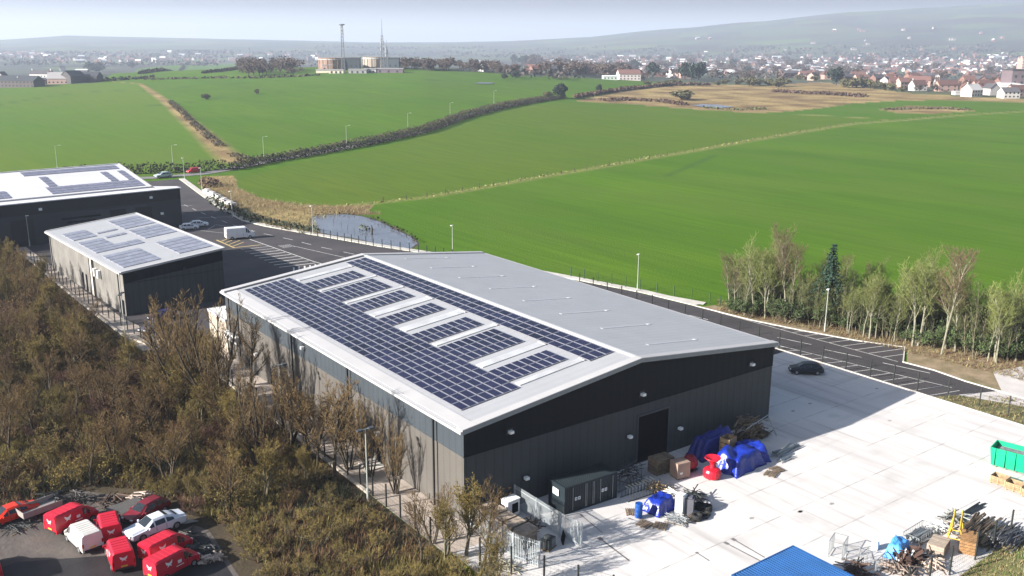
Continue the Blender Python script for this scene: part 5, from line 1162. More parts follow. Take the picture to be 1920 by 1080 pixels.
# woodland scatter: only the wedge of wood the photo shows
SCRAP = np.array([(-60, 0), (-18.2, 1), (-17.8, 12), (-19.8, 18.2), (-21, 23), (-25.6, 28), (-34, 27.4), (-60, 21)])
def inside(x, y, P): return bool(inpoly(np.array([x]), np.array([y]), P)[0])
def visible(x, y, z=1.5, m=40):
    d = Vector((x, y, z))-CAM; f = d.dot(FW)
    if f < 5: return False
    px = 960+FPX*d.dot(RT)/f; py = 540-FPX*d.dot(UP)/f
    return -m < px < 1920+m and -m < py < 1080+m*2.2
spots = []
def edge_x(y): return lerp([(-20, -1.5), (-9, -3.2), (-3, -5.4), (20, -6.4), (52, -6.6), (60, -7.6), (66, -10.2), (76, -11.2), (100, -12.0), (150, -13.2), (175, -14)], y)
tries = 0
while len(spots) < 305 and tries < 60000:
    tries += 1
    y = rnd.uniform(-18, 168); x = rnd.uniform(-62, 0)
    if x > edge_x(y)-.4 or not visible(x, y) or inside(x, y, SCRAP): continue
    dmin = 1.95 if y < 70 else 2.9
    if any((x-a)**2+(y-b)**2 < dmin*dmin for a, b in spots): continue
    spots.append((x, y))
for x, y in spots:
    n = noise.noise(Vector((x*.09, y*.09, 2)))+rnd.uniform(-.25, .25)
    if y < 12 and x > -18: k = 0 if rnd.random() < .6 else (1 if rnd.random() < .6 else 2)
    elif n > .18: k = rnd.choice([0, 1, 1])
    elif n < -.18: k = rnd.choice([4, 4, 3])
    else: k = rnd.choice([2, 3, 0, 1])
    hh = rnd.uniform(.5, 1.1)*(.8+.5*noise.noise(Vector((x*.06, y*.06, 12))))*(.66 if (y < 26 and x < -16) or (y < 14 and x > -18) else 1)
    if x > edge_x(y)-2.0: hh *= .8
    hh *= 1.15 if y > 62 else .95
    put(SHRUBS[k], (x, y, 0), sc=(hh*rnd.uniform(.9, 1.25), hh*rnd.uniform(.9, 1.25), hh))
tspots = []
tries = 0
while len(tspots) < 84 and tries < 20000:
    tries += 1
    y = rnd.uniform(14, 160); x = rnd.uniform(-45, 0)
    if x > edge_x(y)-1.2 or not visible(x, y) or inside(x, y, SCRAP): continue
    if noise.noise(Vector((x*.05, y*.05, 9))) < -.25: continue
    if any((x-a)**2+(y-b)**2 < 11 for a, b in tspots): continue
    tspots.append((x, y))
for x, y in tspots:
    put(rnd.choice(TREES[:3]), (x, y, 0), sc=rnd.uniform(.38, .72) if y < 62 else rnd.uniform(.46, .72))
for px, py, top, k, lb in [(410, 790, 560, 3, 'tallest many-stemmed bare tree, standing in front of the white-roofed annex'), (350, 770, 545, 3, 'many-stemmed bare tree with fine upright twigs against the dark middle unit'), (468, 745, 590, 0, 'bare tree in front of the white air conditioning units'), (545, 850, 690, 0, 'dark bare tree against the slate band of the left wall'), (590, 870, 700, 2, 'forked bare tree next to the lamp post in the thicket'), (630, 905, 700, 0, 'straight dark bare tree beside the wide black downpipe'), (655, 880, 735, 3, 'upright bare tree just left of the second downpipe')]:
    b = at(px, py); hgt = (at(px, py)-CAM).dot(FW)/FPX*(py-top)*1.03
    o = put(TREES[k], (b.x, b.y, 0), sc=hgt/(11.0 if k != 3 else 12.0), label=lb)
# trees against the wall, inside the fence, and at the near corner
for (x, y, hh, k, lb) in [(-2.2, 13.2, 7.0, 3, 'slim bare tree close to the lit wall beside the side door'), (-2.0, 8.6, 6.5, 3, 'slim bare tree close to the lit wall near the nearest downpipe'), (-2.0, 18.4, 6.0, 0, 'small bare tree against the wall left of the side door')]:
    put(TREES[k], (x, y, 0), sc=(hh/13.5, hh/13.5, hh/11.5), label=lb)
for px, py, hh, k, lb in [(872, 1040, 8.5, 1, 'pale bare tree whose twigs overlap the near bottom corner of the largest warehouse'), (905, 1075, 7.5, 0, 'spreading bare tree at the corner, left of the palisade fence'), (835, 1050, 7.0, 1, 'pale bare tree left of the near warehouse corner'), (812, 1020, 6.0, 2, 'forked bare tree on the path edge left of the near corner'), (935, 1110, 6.0, 1, 'bare tree at the bottom edge before the palisade gate'), (790, 1060, 5.5, 0, 'low bare tree at the bottom edge below the near downpipe')]:
    b = at(px, py); put(TREES[k], (b.x, b.y, 0), sc=hh/11, label=lb)
for i in range(15):
    y = 15+i*3.1+rnd.uniform(-.8, .8); x = -5.6-rnd.random()**1.5*7
    put(TREES[rnd.choice((0, 0, 1, 2, 3))], (x, y, 0), sc=rnd.uniform(.62, .92)*(1 if y > 16 else .75))
# right hand row of birches
for px, py, top, k in [(1368, 586, 478, 2), (1377, 587, 488, 2), (1395, 592, 470, 0), (1411, 594, 450, 0), (1436, 597, 452, 1), (1448, 590, 440, 0), (1460, 592, 432, 0), (1473, 600, 436, 2), (1484, 598, 460, 2), (1500, 604, 505, 3), (1523, 615, 540, 3), (1536, 617, 548, 0), (1589, 626, 520, 1), (1604, 628, 530, 3), (1618, 633, 515, 0), (1628, 636, 492, 1), (1641, 636, 525, 0), (1654, 633, 530, 2), (1662, 639, 540, 3), (1676, 642, 545, 0), (1697, 642, 525, 0), (1710, 650, 480, 0), (1717, 649, 462, 1), (1728, 640, 470, 0), (1746, 636, 478, 1), (1765, 665, 474, 2), (1772, 655, 468, 2), (1790, 660, 485, 0), (1820, 670, 500, 3), (1852, 678, 540, 0), (1867, 680, 510, 1), (1890, 676, 530, 3), (1904, 678, 518, 0), (1925, 684, 505, 0)]:
    b = at(px, py); dep = (b-CAM).dot(FW); hh = dep/FPX*(py-top)*1.03
    put(BIRCH[k], (b.x, b.y, 0), sc=hh/(12.3 if k < 3 else 8.2)*1.0)
rr = random.Random(77)
for i in range(190):
    px = rr.uniform(1372, 1960); py = lerp([(1370, 588), (1550, 614), (1700, 642), (1850, 668), (1960, 680)], px)-rr.uniform(-3, 34)
    b = at(px, py); put(BIRCH[3 if rr.random() < .45 else 4], (b.x, b.y, 0), sc=rr.uniform(.5, 1.15))
for i in range(55):
    px = rr.uniform(1380, 1960); py = lerp([(1370, 588), (1550, 614), (1700, 642), (1850, 668), (1960, 680)], px)-rr.uniform(6, 34); b = at(px, py); put(BIRCH[rr.choice((0, 1, 2, 0))], (b.x, b.y, 0), sc=rr.uniform(.5, .85))
# spruce
def spruce(loc, h, label, seed=3, group=None, dens=1.0):
    rr = random.Random(seed); t = thing('spruce_tree', loc, label, 'tree', group); s = MB(); s.tube([(0, 0, 0), (.05, 0, h*.5), (0, 0, h*.98)], [.2, .13, .02], 7); s.build('trunk', bk_dark, t)
    s = MB(); z = h*.36; L_ = 0
    while z < h:
        rad = (1-(z-h*.30)/(h*.72))*h*.25+.2; nb = 6
        for b in range(nb):
            a = L_*1.1+b*2*math.pi/nb+rr.gauss(0, .2); ln = rad*rr.uniform(.6, 1.25); dr = Vector((math.cos(a), math.sin(a), 0)); k = int(15*ln*dens)+4
            for i in range(k):
                u = (i+.5)/k; c = dr*(ln*u)+Vector((0, 0, z-.25*ln*u*u*1.4+.1)); s.leaf(c+Vector((rr.gauss(0, .10), rr.gauss(0, .10), rr.gauss(0, .07))), .15*(1.2-u*.5), rr)
        z += h*.036*rr.uniform(.8, 1.2); L_ += 1
    s.build('crown', mat('spruce_needles', (.018, .045, .028), .8, island=.4), t)
    return t
spruce(at(1550, 611), 12.6, 'single dark green spruce standing among the pale leafless trees')

# undergrowth that nobody could count
rr = random.Random(15); s = MB()
def tuft(s, x, y, z, hgt, n, m=0, spread=.35):
    for i in range(n):
        a = rr.uniform(0, 6.28); l = rr.uniform(.5, 1)*hgt; dx, dy = math.cos(a)*spread*rr.random(), math.sin(a)*spread*rr.random(); wv = .03
        px_, py_ = -math.sin(a)*wv, math.cos(a)*wv
        s.add([(x+dx*.3-px_, y+dy*.3-py_, z), (x+dx*.3+px_, y+dy*.3+py_, z), (x+dx*1.6, y+dy*1.6, z+l)], [(0, 1, 2)], m)
cnt = 0
while cnt < 14000:
    y = rr.uniform(-18, 165); x = rr.uniform(-60, 0)
    if x > edge_x(y)+1.0 or not visible(x, y, 0, 20) or inside(x, y, SCRAP+np.array([.8, -.8])): continue
    cnt += 1
    n = noise.noise(Vector((x*.12, y*.12, 4)))+rr.uniform(-.2, .2)
    tuft(s, x, y, 0, rr.uniform(.4, 1.2), 9, 0 if n > .05 else (1 if n > -.2 else 2), .5)
und = s.build('undergrowth', [mat('dry_grass_olive', (.18, .145, .045), .9, island=.4), mat('dry_bracken', (.17, .10, .05), .9, island=.4), mat('dark_bramble', (.045, .05, .025), .9, island=.4)])
tag(und, 'tangled dry grass, bracken and brambles covering the woodland floor', 'undergrowth', kind='stuff')
s = MB(); cnt = 0; VG = wpoly(VERGE)
while cnt < 2600:
    px = rr.uniform(370, 720); py = rr.uniform(330, 442); b = gnd(px, py)
    if not inside(b.x, b.y, VG): continue
    cnt += 1; tuft(s, b.x, b.y, b.z-.05, rr.uniform(.5, 1.3), 5, 0 if rr.random() < .75 else 1, .9)
for i in range(1500):
    x, y = rr.uniform(62.9, 71), rr.uniform(-38, -8)
    if y > -7.6-(x-62.9)*.62: continue
    tuft(s, x, y, .03, rr.uniform(.15, .5), 4, 0 if rr.random() < .6 else 1, .4)
for i in range(2600):
    px = rr.uniform(1345, 1925); py = lerp([(1330, 575), (1500, 606), (1700, 652), (1800, 668), (1925, 690)], px)+rr.uniform(-14, 8+max(0, px-1690)*.08); b = at(px, py)
    tuft(s, b.x, b.y, .0, rr.uniform(.2, .7), 4, rr.choice((0, 1, 1)), .5)
tag(s.build('rough_grass', [mat('straw_grass', (.27, .235, .11), .9, island=.35), mat('brown_sedge', (.16, .10, .055), .9, island=.4)]), 'tufts of straw-coloured rough grass and sedge beside the pond and road', 'grass', kind='stuff')
# grass bank at the bottom right corner
s = MB(); n = 14; vs = []
for i in range(n+1):
    for j in range(n+1):
        x = 20+40*i/n; u = j/n; y0 = lerp([(20, -30.6), (27, -30.4), (34, -30.0), (38.5, -30.9), (44, -33.5), (60, -40)], x); y = y0-12*u
        vs.append((x, y, .05+1.6*ss(0, .7, u)+.18*noise.noise(Vector((x*.5, y*.5, 0)))*(u > 0)))
s.add(vs, [(i*(n+1)+j, i*(n+1)+j+1, (i+1)*(n+1)+j+1, (i+1)*(n+1)+j) for i in range(n) for j in range(n)])
tag(s.build('grass_bank', mat('bank_grass', (.17, .16, .055), .95, col2=(.085, .095, .03), scale=.7, bump=.6, detail=8), smooth=True), kind='structure')
s = MB()
for i in range(5200):
    x = rr.uniform(22, 46); y0 = lerp([(20, -30.6), (27, -30.4), (34, -30.0), (38.5, -30.9), (44, -33.5), (60, -40)], x); u = rr.random()*.7
    tuft(s, x, y0-12*u, .0+1.6*ss(0, .7, u), rr.uniform(.12, .4), 5, rr.choice((0, 0, 1, 2)), .35)
tag(s.build('bank_grass', [MATS['straw_grass'], mat('green_tuft', (.10, .15, .035), .9, island=.4), MATS['brown_sedge']]), 'coarse yellow green grass on the bank in the bottom right corner', 'grass', kind='stuff')

# ------------------------------------------------------------------ hedges
def hedge(name, pts, w_, h, label, m, dens=1.0, size=.35, seed=1, group=None, zoff=0, cat='hedge', gaps=0):
    rr = random.Random(seed); s = MB(); o = Vector(pts[0])
    for a, b in zip(pts, pts[1:]):
        a = Vector(a); b = Vector(b); Ln = (b-a).length; n = int(Ln*dens*w_*h*1.1)
        dn = Vector((-(b-a).y, (b-a).x, 0)).normalized()
        for i in range(n):
            t = rr.random(); c = a.lerp(b, t); bump = 1+.35*noise.noise(Vector((c.x*.13, c.y*.13, seed)))+.25*noise.noise(Vector((c.x*.5, c.y*.5, seed)))
            if gaps and noise.noise(Vector((c.x*.06, c.y*.06, seed+5))) < gaps-.5: continue
            an = rr.uniform(0, math.pi); q = rr.random()**.5
            c = c+dn*(math.cos(an)*q*w_/2); z = terr(c.x, c.y)+math.sin(an)*q*h*bump+.1
            s.leaf((c.x-o.x, c.y-o.y, z-o.z), size*rr.uniform(.6, 1.3), rr)
    return tag(s.build(name, m, None, o), label, cat, group)
hd = mat('hedge_dark', (.030, .027, .016), .9, island=.4); hb = mat('hedge_brown', (.070, .058, .032), .9, island=.4)
hol = mat('hedge_olive', (.085, .095, .035), .9, island=.5)
G = lambda pp: [gnd(x, y) for x, y in pp]
hedge('lane_hedge', G([(430, 320), (500, 306), (600, 289), (700, 271), (800, 249), (870, 224), (940, 205), (1000, 193), (1060, 184)]), 3.2, 2.6, 'long dark hedge on the near side of the lane, curving up between the green fields', hd, 4.0, .27, 1)
hedge('lane_hedge', G([(440, 308), (500, 299), (600, 281), (700, 262), (800, 239), (870, 214), (940, 197), (1000, 187), (1040, 182)]), 2.6, 2.0, 'brown hedge on the far side of the lane, behind the long dark hedge', hb, 3.6, .27, 2)
hedge('lane_hedge', G([(120, 332), (250, 326), (330, 324), (425, 318)]), 3.2, 3.4, 'dark hedge behind the white solar roof at the left', hd, 3.6, .27, 3)
hedge('track_scrub', G([(462, 300), (430, 290), (405, 268), (380, 248), (345, 214), (320, 192)]), 4.5, 1.6, 'brown scrubby hedge down the right side of the dirt track between the fields', hb, 2.2, .28, 4, gaps=.35)
hedge('field_hedge', G([(195, 152), (240, 150), (290, 146)]), 4, 2.6, 'dark hedge right of the farmhouses', hd, .5, 1.0, 5)
hedge('field_hedge', G([(262, 139), (300, 134), (345, 124)]), 4, 3.0, 'dark diagonal hedge in the small top left field', hd, .5, 1.1, 6)
hedge('field_hedge', G([(380, 138), (420, 134), (446, 130)]), 4, 2.6, 'short dark hedge left of the brown copse', hd, .5, 1.1, 7)
hedge('field_hedge', G([(270, 150), (400, 147), (480, 147), (560, 144), (600, 141)]), 3, 1.6, 'low brown hedge line along the top of the middle left field', hb, .5, 1.0, 8)
hedge('field_hedge', G([(1080, 184), (1120, 177), (1180, 168), (1250, 161), (1330, 160)]), 5, 2.4, 'dark reddish hedge bordering the pale rough ground at upper right', mat('hedge_red', (.085, .05, .035), .9, island=.5), .5, 1.0, 9)
hedge('bramble_patch', G([(1655, 207), (1700, 205), (1760, 204), (1820, 207)]), 9, 1.3, 'oval patch of brown brambles in the far right green field', hb, .45, .6, 10, cat='brambles')
hedge('bramble_patch', G([(1130, 190), (1180, 188), (1240, 191), (1285, 198)]), 10, 2.0, 'reddish brown brambles left of the small far pond', MATS['hedge_red'], .35, .7, 11, cat='brambles')
hedge('bramble_patch', G([(1320, 203), (1380, 207), (1440, 205)]), 5, 1.4, 'olive brambles along the near edge of the small far pond', hol, .45, .6, 12, cat='brambles')
hedge('bramble_patch', G([(1450, 172), (1530, 176), (1620, 182)]), 14, 2.2, 'rust brown brambles on the rough ground at upper right', MATS['hedge_red'], .25, .9, 13, cat='brambles')
hedge('field_edge_growth', [Vector(p) for p in TRACK[:10]], 1.4, .8, 'straggly pale growth along the boundary line through the big field', mat('growth_pale', (.20, .20, .07), .9, island=.5), 1.6, .22, 14, gaps=.35)
hedge('pond_reeds', [p for p in PD[1:9]], 1.2, .8, 'dark reeds along the far bank of the pond', mat('reed_dark', (.05, .04, .025), .9, island=.5), 4, .2, 15, cat='reeds')
hedge('verge_scrub', G([(402, 372), (425, 392), (470, 412), (540, 428), (590, 436)]), 5, 1.3, 'dark green scrub on the slope between the pale blocks and the pond', mat('scrub_dark', (.03, .045, .022), .9, island=.4), 1.5, .3, 16, cat='scrub')
hedge('red_scrub', G([(385, 345), (400, 352)]), 6, 2.2, 'rusty red scrub at the top of the verge by the estate road', MATS['hedge_red'], 1.5, .35, 17, cat='scrub')
t = thing('post_fence', tuple(TRACK[1]), 'row of small dark fence posts along the boundary line through the big field', 'fence'); o_ = TRACK[1]
k = 0
for a, b in zip(TRACK[1:-2], TRACK[2:-1]):
    n = max(1, int((b-a).length/6.5))
    for i in range(n):
        p = a.lerp(b, i/n)+Vector((rr.gauss(0, .2), rr.gauss(0, .2), 0)); p.z = terr(p.x, p.y)
        if k < 95: s = MB(); s.box((p.x-o_.x, p.y-o_.y, p.z-o_.z+.65), (.16, .16, rr.uniform(1.2, 1.7))); s.build('post', bk_dark, t)
        k += 1
# pond bush and stump
q = gnd(697, 440); s = MB(); s.tube([(0, 0, -.2), (.1, 0, 1.2), (.05, .05, 2.1)], [.28, .24, .12], 8); s.tube([(0, 0, .8), (.5, 0, 1.3)], [.1, .05], 5); tag(s.build('tree_stump', bk_dark, None, q), 'dark broken stump standing in the pond water', 'stump')
hedge('pond_bush', [gnd(674, 430), gnd(692, 434)], 2.2, 1.2, 'small green brown bush growing in the middle of the pond', hol, 5, .22, 18, cat='bush')
for i, (px, py) in enumerate([(625, 418), (640, 424), (652, 430), (664, 436)]):
    q = gnd(px, py); s = MB(); s.tube([(0, 0, -.2), (0, 0, 1.1)], .05, 5); tag(s.build('pond_stake', bk_dark, None, q), 'thin dark stake standing in the pond water', 'stake', 'stakes in the pond')
# ------------------------------------------------------------------ distance: trees, houses, masts
def blob(name, label, m, seed, n, size, group, hz_=1.0, trunk=.25, cat='tree'):
    rr = random.Random(seed); t = thing(name, (0, 0, -500), label, cat, group)
    s = MB(); s.tube([(0, 0, -.3), (0, 0, trunk+.3)], [.05, .03], 5)
    for k in range(5): a = k*1.25; s.tube([(0, 0, trunk), (math.cos(a)*.25, math.sin(a)*.25, trunk+.35)], [.02, .01], 3)
    s.build('trunk', bk_dark, t); s = MB(); cl = [(Vector((rr.gauss(0, .22), rr.gauss(0, .22), rr.uniform(-.25, .3))), rr.uniform(.18, .34)) for _ in range(11)]
    for i in range(n):
        c, r_ = cl[rr.randrange(len(cl))]; d = Vector((rr.gauss(0, 1), rr.gauss(0, 1), rr.gauss(0, 1))).normalized()*r_*rr.random()**.4
        p = c+d; s.leaf((p.x, p.y, trunk+.42*hz_+p.z*hz_), size, rr)
    s.build('crown', m, t); KIDS[t.name] = [o for o in COL.objects if o.parent == t]; return t
m_w = mat('winter_crown', (.085, .062, .050), .9, island=.4, objvar=.2); m_e = mat('evergreen_crown', (.020, .035, .026), .9, island=.4); m_o = mat('olive_crown', (.085, .080, .035), .9, island=.4, objvar=.2)
B_W = blob('winter_tree', 'brown leafless tree with a hazy twiggy crown beyond the fields', m_w, 1, 420, .055, 'brown winter trees beyond the fields')
B_W2 = blob('winter_tree', 'brown leafless tree with a hazy twiggy crown beyond the fields', m_w, 2, 420, .055, 'brown winter trees beyond the fields', 1.2)
B_E = blob('evergreen_tree', 'dark round evergreen tree near the distant houses', m_e, 3, 700, .07, 'dark evergreens near the houses')
B_O = blob('field_bush', 'rounded olive brown bush on the rough ground beyond the big field', m_o, 4, 500, .065, 'bushes on the rough ground', .75, .05, 'bush')
def putpx(proto, px, py, hpx, wf=1.0, label=None):
    """stand a unit-high crown on the ground so that it is as tall as the tree there"""
    b = gnd(px, py); dep = (b-CAM).dot(FW); h = dep/FPX*hpx*1.1; o = put(proto, (b.x, b.y, b.z-.1), sc=(h*wf, h*wf, h))
    if label:
        o['label'] = label
        if 'group' in o: del o['group']
    return o
putpx(B_E, 1052, 185, 22, 1.2, 'dark evergreen bush at the top end of the lane hedge')
putpx(B_O, 1027, 183, 14, 1.2, 'smaller olive bush beside the dark evergreen at the top of the lane')
putpx(B_E, 1124, 175, 13, .8, 'small dark pointed bush on the boundary in front of the white house')
putpx(B_O, 387, 187, 14, 1.0, 'lone small dark tree in the middle left field, left one of two')
putpx(B_O, 481, 176, 11, 1.0, 'lone small dark tree in the middle left field, right one of two')
putpx(B_O, 1278, 187, 22, 2.0, 'wide olive bush just above the small far pond')
for px, py, h, w_ in [(1190, 138, 20, 1.1), (1222, 146, 22, 1.2), (1284, 150, 25, 1.0), (1296, 153, 23, 1.0), (1310, 150, 26, 1.0), (985, 125, 16, 1.2), (1000, 126, 18, 1.1), (963, 122, 15, .9), (1398, 140, 12, 1.3), (1373, 125, 11, 1.3), (1568, 160, 26, .9), (170, 134, 14, 1.3), (187, 136, 15, 1.0), (182, 137, 12, 1.5), (248, 128, 9, 1.4), (967, 148, 12, 1.2), (945, 149, 8, 1.4)]: putpx(B_E, px, py, h, w_)
for px, py, h in [(1360, 158, 12), (1385, 159, 14), (1405, 161, 20), (1420, 160, 14), (1440, 161, 16), (1470, 162, 20), (1455, 163, 14), (1500, 150, 12), (1530, 152, 12), (1590, 165, 20), (1606, 164, 22), (1622, 164, 18), (1640, 167, 18), (1656, 168, 16), (1672, 170, 16), (1690, 172, 12), (1240, 162, 12), (1256, 160, 13), (1272, 160, 14), (1215, 160, 10), (1345, 160, 10)]: putpx(B_O, px, py, h, 1.3)
rr = random.Random(99)
def pick():
    q = rr.random()
    if q < .16: return rr.uniform(450, 600), lerp([(450, 143), (600, 134)], 0) if 0 else rr.uniform(130, 143), rr.uniform(12, 20)
    if q < .36: x = rr.uniform(750, 965); return x, lerp([(750, 131), (860, 132), (965, 140)], x)+rr.uniform(-3, 1), rr.uniform(10, 18)
    if q < .62: x = rr.uniform(990, 1190); return x, lerp([(990, 140), (1190, 148)], x)+rr.uniform(-12, 0), rr.uniform(10, 20)
    x = rr.uniform(1190, 1920); return x, lerp([(1190, 150), (1500, 152), (1720, 172), (1920, 180)], x)-rr.uniform(0, 42), rr.uniform(9, 17)
for i in range(250):
    x, y, h = pick()
    if 560 < x < 600: continue
    putpx(B_W if i % 2 else B_W2, x, y, h*(1 if y > 125 else .7), rr.uniform(.9, 1.5))
# two lighter hillside woods and hedgerows far off
s = MB()
for i in range(340):
    q = rr.random()
    if q < .55: px, py = rr.uniform(950, 1925), rr.uniform(100, 150)
    elif q < .8: px, py = rr.uniform(-40, 620), rr.uniform(97, 124)
    else: px, py = rr.uniform(600, 1920), rr.uniform(88, 108)
    b = gnd(px, py); dd = (b-CAM).length; w_ = dd*rr.uniform(.006, .02)
    for k in range(26):
        x, y = b.x+rr.gauss(0, w_*.8), b.y+rr.gauss(0, w_*.5); s.leaf((x, y, terr(x, y)+rr.uniform(1, 7)), dd*.0010+.9, rr, 0 if rr.random() < .6 else 1)
tag(s.build('far_woods', [mat('far_wood_brown', (.075, .058, .050), .9, island=.4), mat('far_wood_dark', (.028, .036, .032), .9, island=.4)]), 'hazy woods and hedgerows spread over the valley and hills', 'woodland', kind='stuff')

slate = mat('roof_slate', (.085, .08, .085), .6, objvar=.35); tile = mat('roof_tile', (.15, .080, .068), .7, objvar=.3); wht = mat('render_white', (.52, .50, .48), .7, objvar=.12)
brick = mat('brick_red', (.19, .105, .082), .8, objvar=.25, scale=.6); pinkb = mat('pale_pink_render', (.40, .27, .23), .8, objvar=.15); wnd = mat('window_dark', (.03, .035, .045), .2); shed = mat('shed_white_sheet', (.66, .68, .68), .5, objvar=.1)
darkroof = mat('barn_roof_dark', (.050, .055, .062), .6); greyroof = mat('roof_grey', (.30, .29, .29), .6)
def house(loc, rz, wx, wy, he, hr, wm, rm, label, name='house', cat='house', chim=1, windows=True, group=None, ext=None):
    t = thing(name, loc, label, cat, group, rz); s = MB()
    a, b = wx/2, wy/2
    s.add([(-a, -b, -1), (a, -b, -1), (a, b, -1), (-a, b, -1), (-a, -b, he), (a, -b, he), (a, b, he), (-a, b, he), (-a, 0, hr), (a, 0, hr)], [(0, 1, 5, 4), (2, 3, 7, 6), (1, 2, 6, 9, 5), (3, 0, 4, 8, 7), (4, 5, 9, 8), (6, 7, 8, 9)]); s.build('wall', wm, t)
    s = MB(); o = .35; sl = (hr-he)/b
    for sg in (-1, 1):
        vs = [(x, sg*y, hr+.05-sl*y+dz) for x in (-a-o, a+o) for y in (0, b+o) for dz in (0, .22)]; s.add(vs, [(0, 1, 3, 2), (4, 6, 7, 5), (0, 4, 5, 1), (2, 3, 7, 6), (0, 2, 6, 4), (1, 5, 7, 3)])
    rf = s.build('roof', rm, t)
    for k in range(chim):
        c = MB(); x = (-a+.8) if k == 0 else (a-.8); c.box((x, 0, hr+.5), (.9, .7, 1.8)); c.box((x, 0, hr+1.45), (1.05, .85, .15)); c.build('chimney', brick if wm is not wht else wht, rf)
    if windows:
        n = max(2, int(wx/3.2))
        for sg in (-1, 1):
            for k in range(n):
                for z in ([1.4, 4.0] if he > 4.5 else [1.4]):
                    c = MB(); c.box((-a+wx*(k+.5)/n, sg*(b+.03), z), (1.3, .08, 1.2)); c.build('window', wnd, t)
    return t
def hx(px, py, rz, wx, wy, he, hr, wm, rm, label, **k):
    b = gnd(px, py); return house((b.x, b.y, b.z), rz, wx, wy, he, hr, wm, rm, label, **k)
V = -YAW  # wall facing the camera direction
hx(30, 163, V-.2, 44, 14, 5.2, 8.8, mat('dark_stone', (.09, .075, .07), .8), darkroof, 'long low dark barn at the far left edge of the green field', name='barn', cat='barn', chim=0)
hx(57, 161, V-.2, 18, 10, 4.2, 8.0, mat('dark_stone', (.09, .075, .07), .8), darkroof, 'dark outbuilding with a white gable end at the right end of the long barn', name='barn', cat='barn', chim=0)
t = hx(5, 153, V+1.3, 7, 7, 5.5, 9, wht, slate, 'white gabled cottage peeking over the long dark barn')
hx(38, 163, V+1.4, 5, 5, 4, 6.8, wht, slate, 'small white gabled porch building in front of the long dark barn', windows=False)
hx(80, 151, V-.12, 20, 8, 6.2, 9.2, wht, slate, 'long white farmhouse with a chimney beyond the left field', chim=2)
hx(77, 157, V-.1, 12, 6, 3.2, 5, mat('dark_stone', (.09, .075, .07), .8), darkroof, 'dark lean-to in front of the white farmhouse', name='outbuilding', cat='outbuilding', chim=0)
hx(112, 157, V+.1, 17, 9, 4.5, 9.5, pinkb, greyroof, 'pink-walled house with a large grey roof between the white farmhouse and dark barn')
hx(138, 156, V+1.2, 16, 11, 6.2, 10.5, mat('dark_timber', (.07, .065, .065), .8), darkroof, 'big dark gabled barn right of the pink-walled house', name='barn', cat='barn', chim=0, windows=False)
hx(163, 154, V-.05, 24, 12, 5.0, 8.6, mat('dark_timber', (.07, .065, .065), .8), darkroof, 'dark sheeted barn at the right end of the farm group', name='barn', cat='barn', chim=0, windows=False)
hx(155, 137, V, 22, 11, 5.5, 7, mat('dark_timber', (.07, .065, .065), .8), shed, 'pale roofed shed behind the dark farm barns', name='barn', cat='barn', chim=0, windows=False)
hx(186, 134, V+.3, 9, 8, 5.5, 9, wht, slate, 'small white house right of the farm group')
hx(203, 122, V+.3, 14, 9, 5.5, 8, wht, slate, 'white house alone in the valley above the farm group')
hx(118, 133, V+.5, 10, 8, 6, 10, wht, slate, 'white gable behind the farm group')
hx(1178, 150, V+.15, 22, 12, 6, 10.0, mat('render_pinkwhite', (.72, .62, .60), .7), tile, 'large white house with a reddish roof at the edge of the far field', chim=2)
hx(1143, 149, V+.1, 14, 7, 3, 3.8, mat('greenhouse_pale', (.62, .68, .62), .5), shed, 'low pale outbuilding left of the large white house', name='outbuilding', cat='outbuilding', chim=0)
hx(1262, 145, V+.7, 14, 10, 5, 9.5, wht, tile, 'white gabled house with red tiles between two clumps of dark trees')
hx(903, 134, V+1.2, 9, 8, 5.2, 9.5, wht, tile, 'white gabled cottage in front of the purple-brown trees')
hx(1035, 131, V+.1, 16, 10, 5, 8, brick, wht, 'brick house with a bright white roof near the conifers')
hx(1821, 181, V+.5, 13, 10, 5.2, 9.5, wht, wht, 'white gabled house at the near edge of the right-hand housing estate')
hx(1803, 178, V+.05, 14, 6, 2.6, 3.0, wht, wht, 'long low white garage beside the white gabled house', name='garage', cat='garage', chim=0, windows=False)
hx(1720, 170, V+.2, 12, 9, 4.8, 8.8, wht, tile, 'pale house just right of the olive bushes on the rough ground')
hx(1692, 165, V+.3, 11, 8, 5.5, 9, pinkb, tile, 'pinkish gabled house behind the olive bushes')
hx(1890, 184, V+.1, 13, 9, 4.8, 8, wht, slate, 'white-fronted house at the right edge below the dark mill')
b = gnd(1915, 176); t = thing('mill_building', (b.x, b.y, b.z), 'big dusky purple brick mill building at the right edge', 'mill', None, V); s = MB(); s.box((8, 10, 9), (34, 18, 20)); s.build('wall', mat('mill_brick', (.13, .10, .11), .8, scale=.3), t)
s = MB(); s.box((8, 10, 19.3), (35, 19, .8)); s.build('roof', slate, t)
for k in range(6):
    for z in (4, 9, 14): s = MB(); s.box((-6+k*5.4, .95, z), (1.6, .12, 2)); s.build('window', wnd, t)
b = gnd(1916, 146); t = thing('tower_block', (b.x, b.y, b.z), 'pale pink tower block with white balcony bands at the top right edge', 'tower block', None, V+.1); s = MB(); s.box((4, 0, 17), (24, 16, 36)); s.build('wall', pinkb, t)
for k in range(6): s = MB(); s.box((4, -8.3, 6+k*5), (24.4, .7, 1.6)); s.build('balcony_band', wht, t)
for k in range(4): s = MB(); s.box((-5+k*6, 0, 36.5), (2.5, 4, 4)); s.build('roof_plant', pinkb, t)
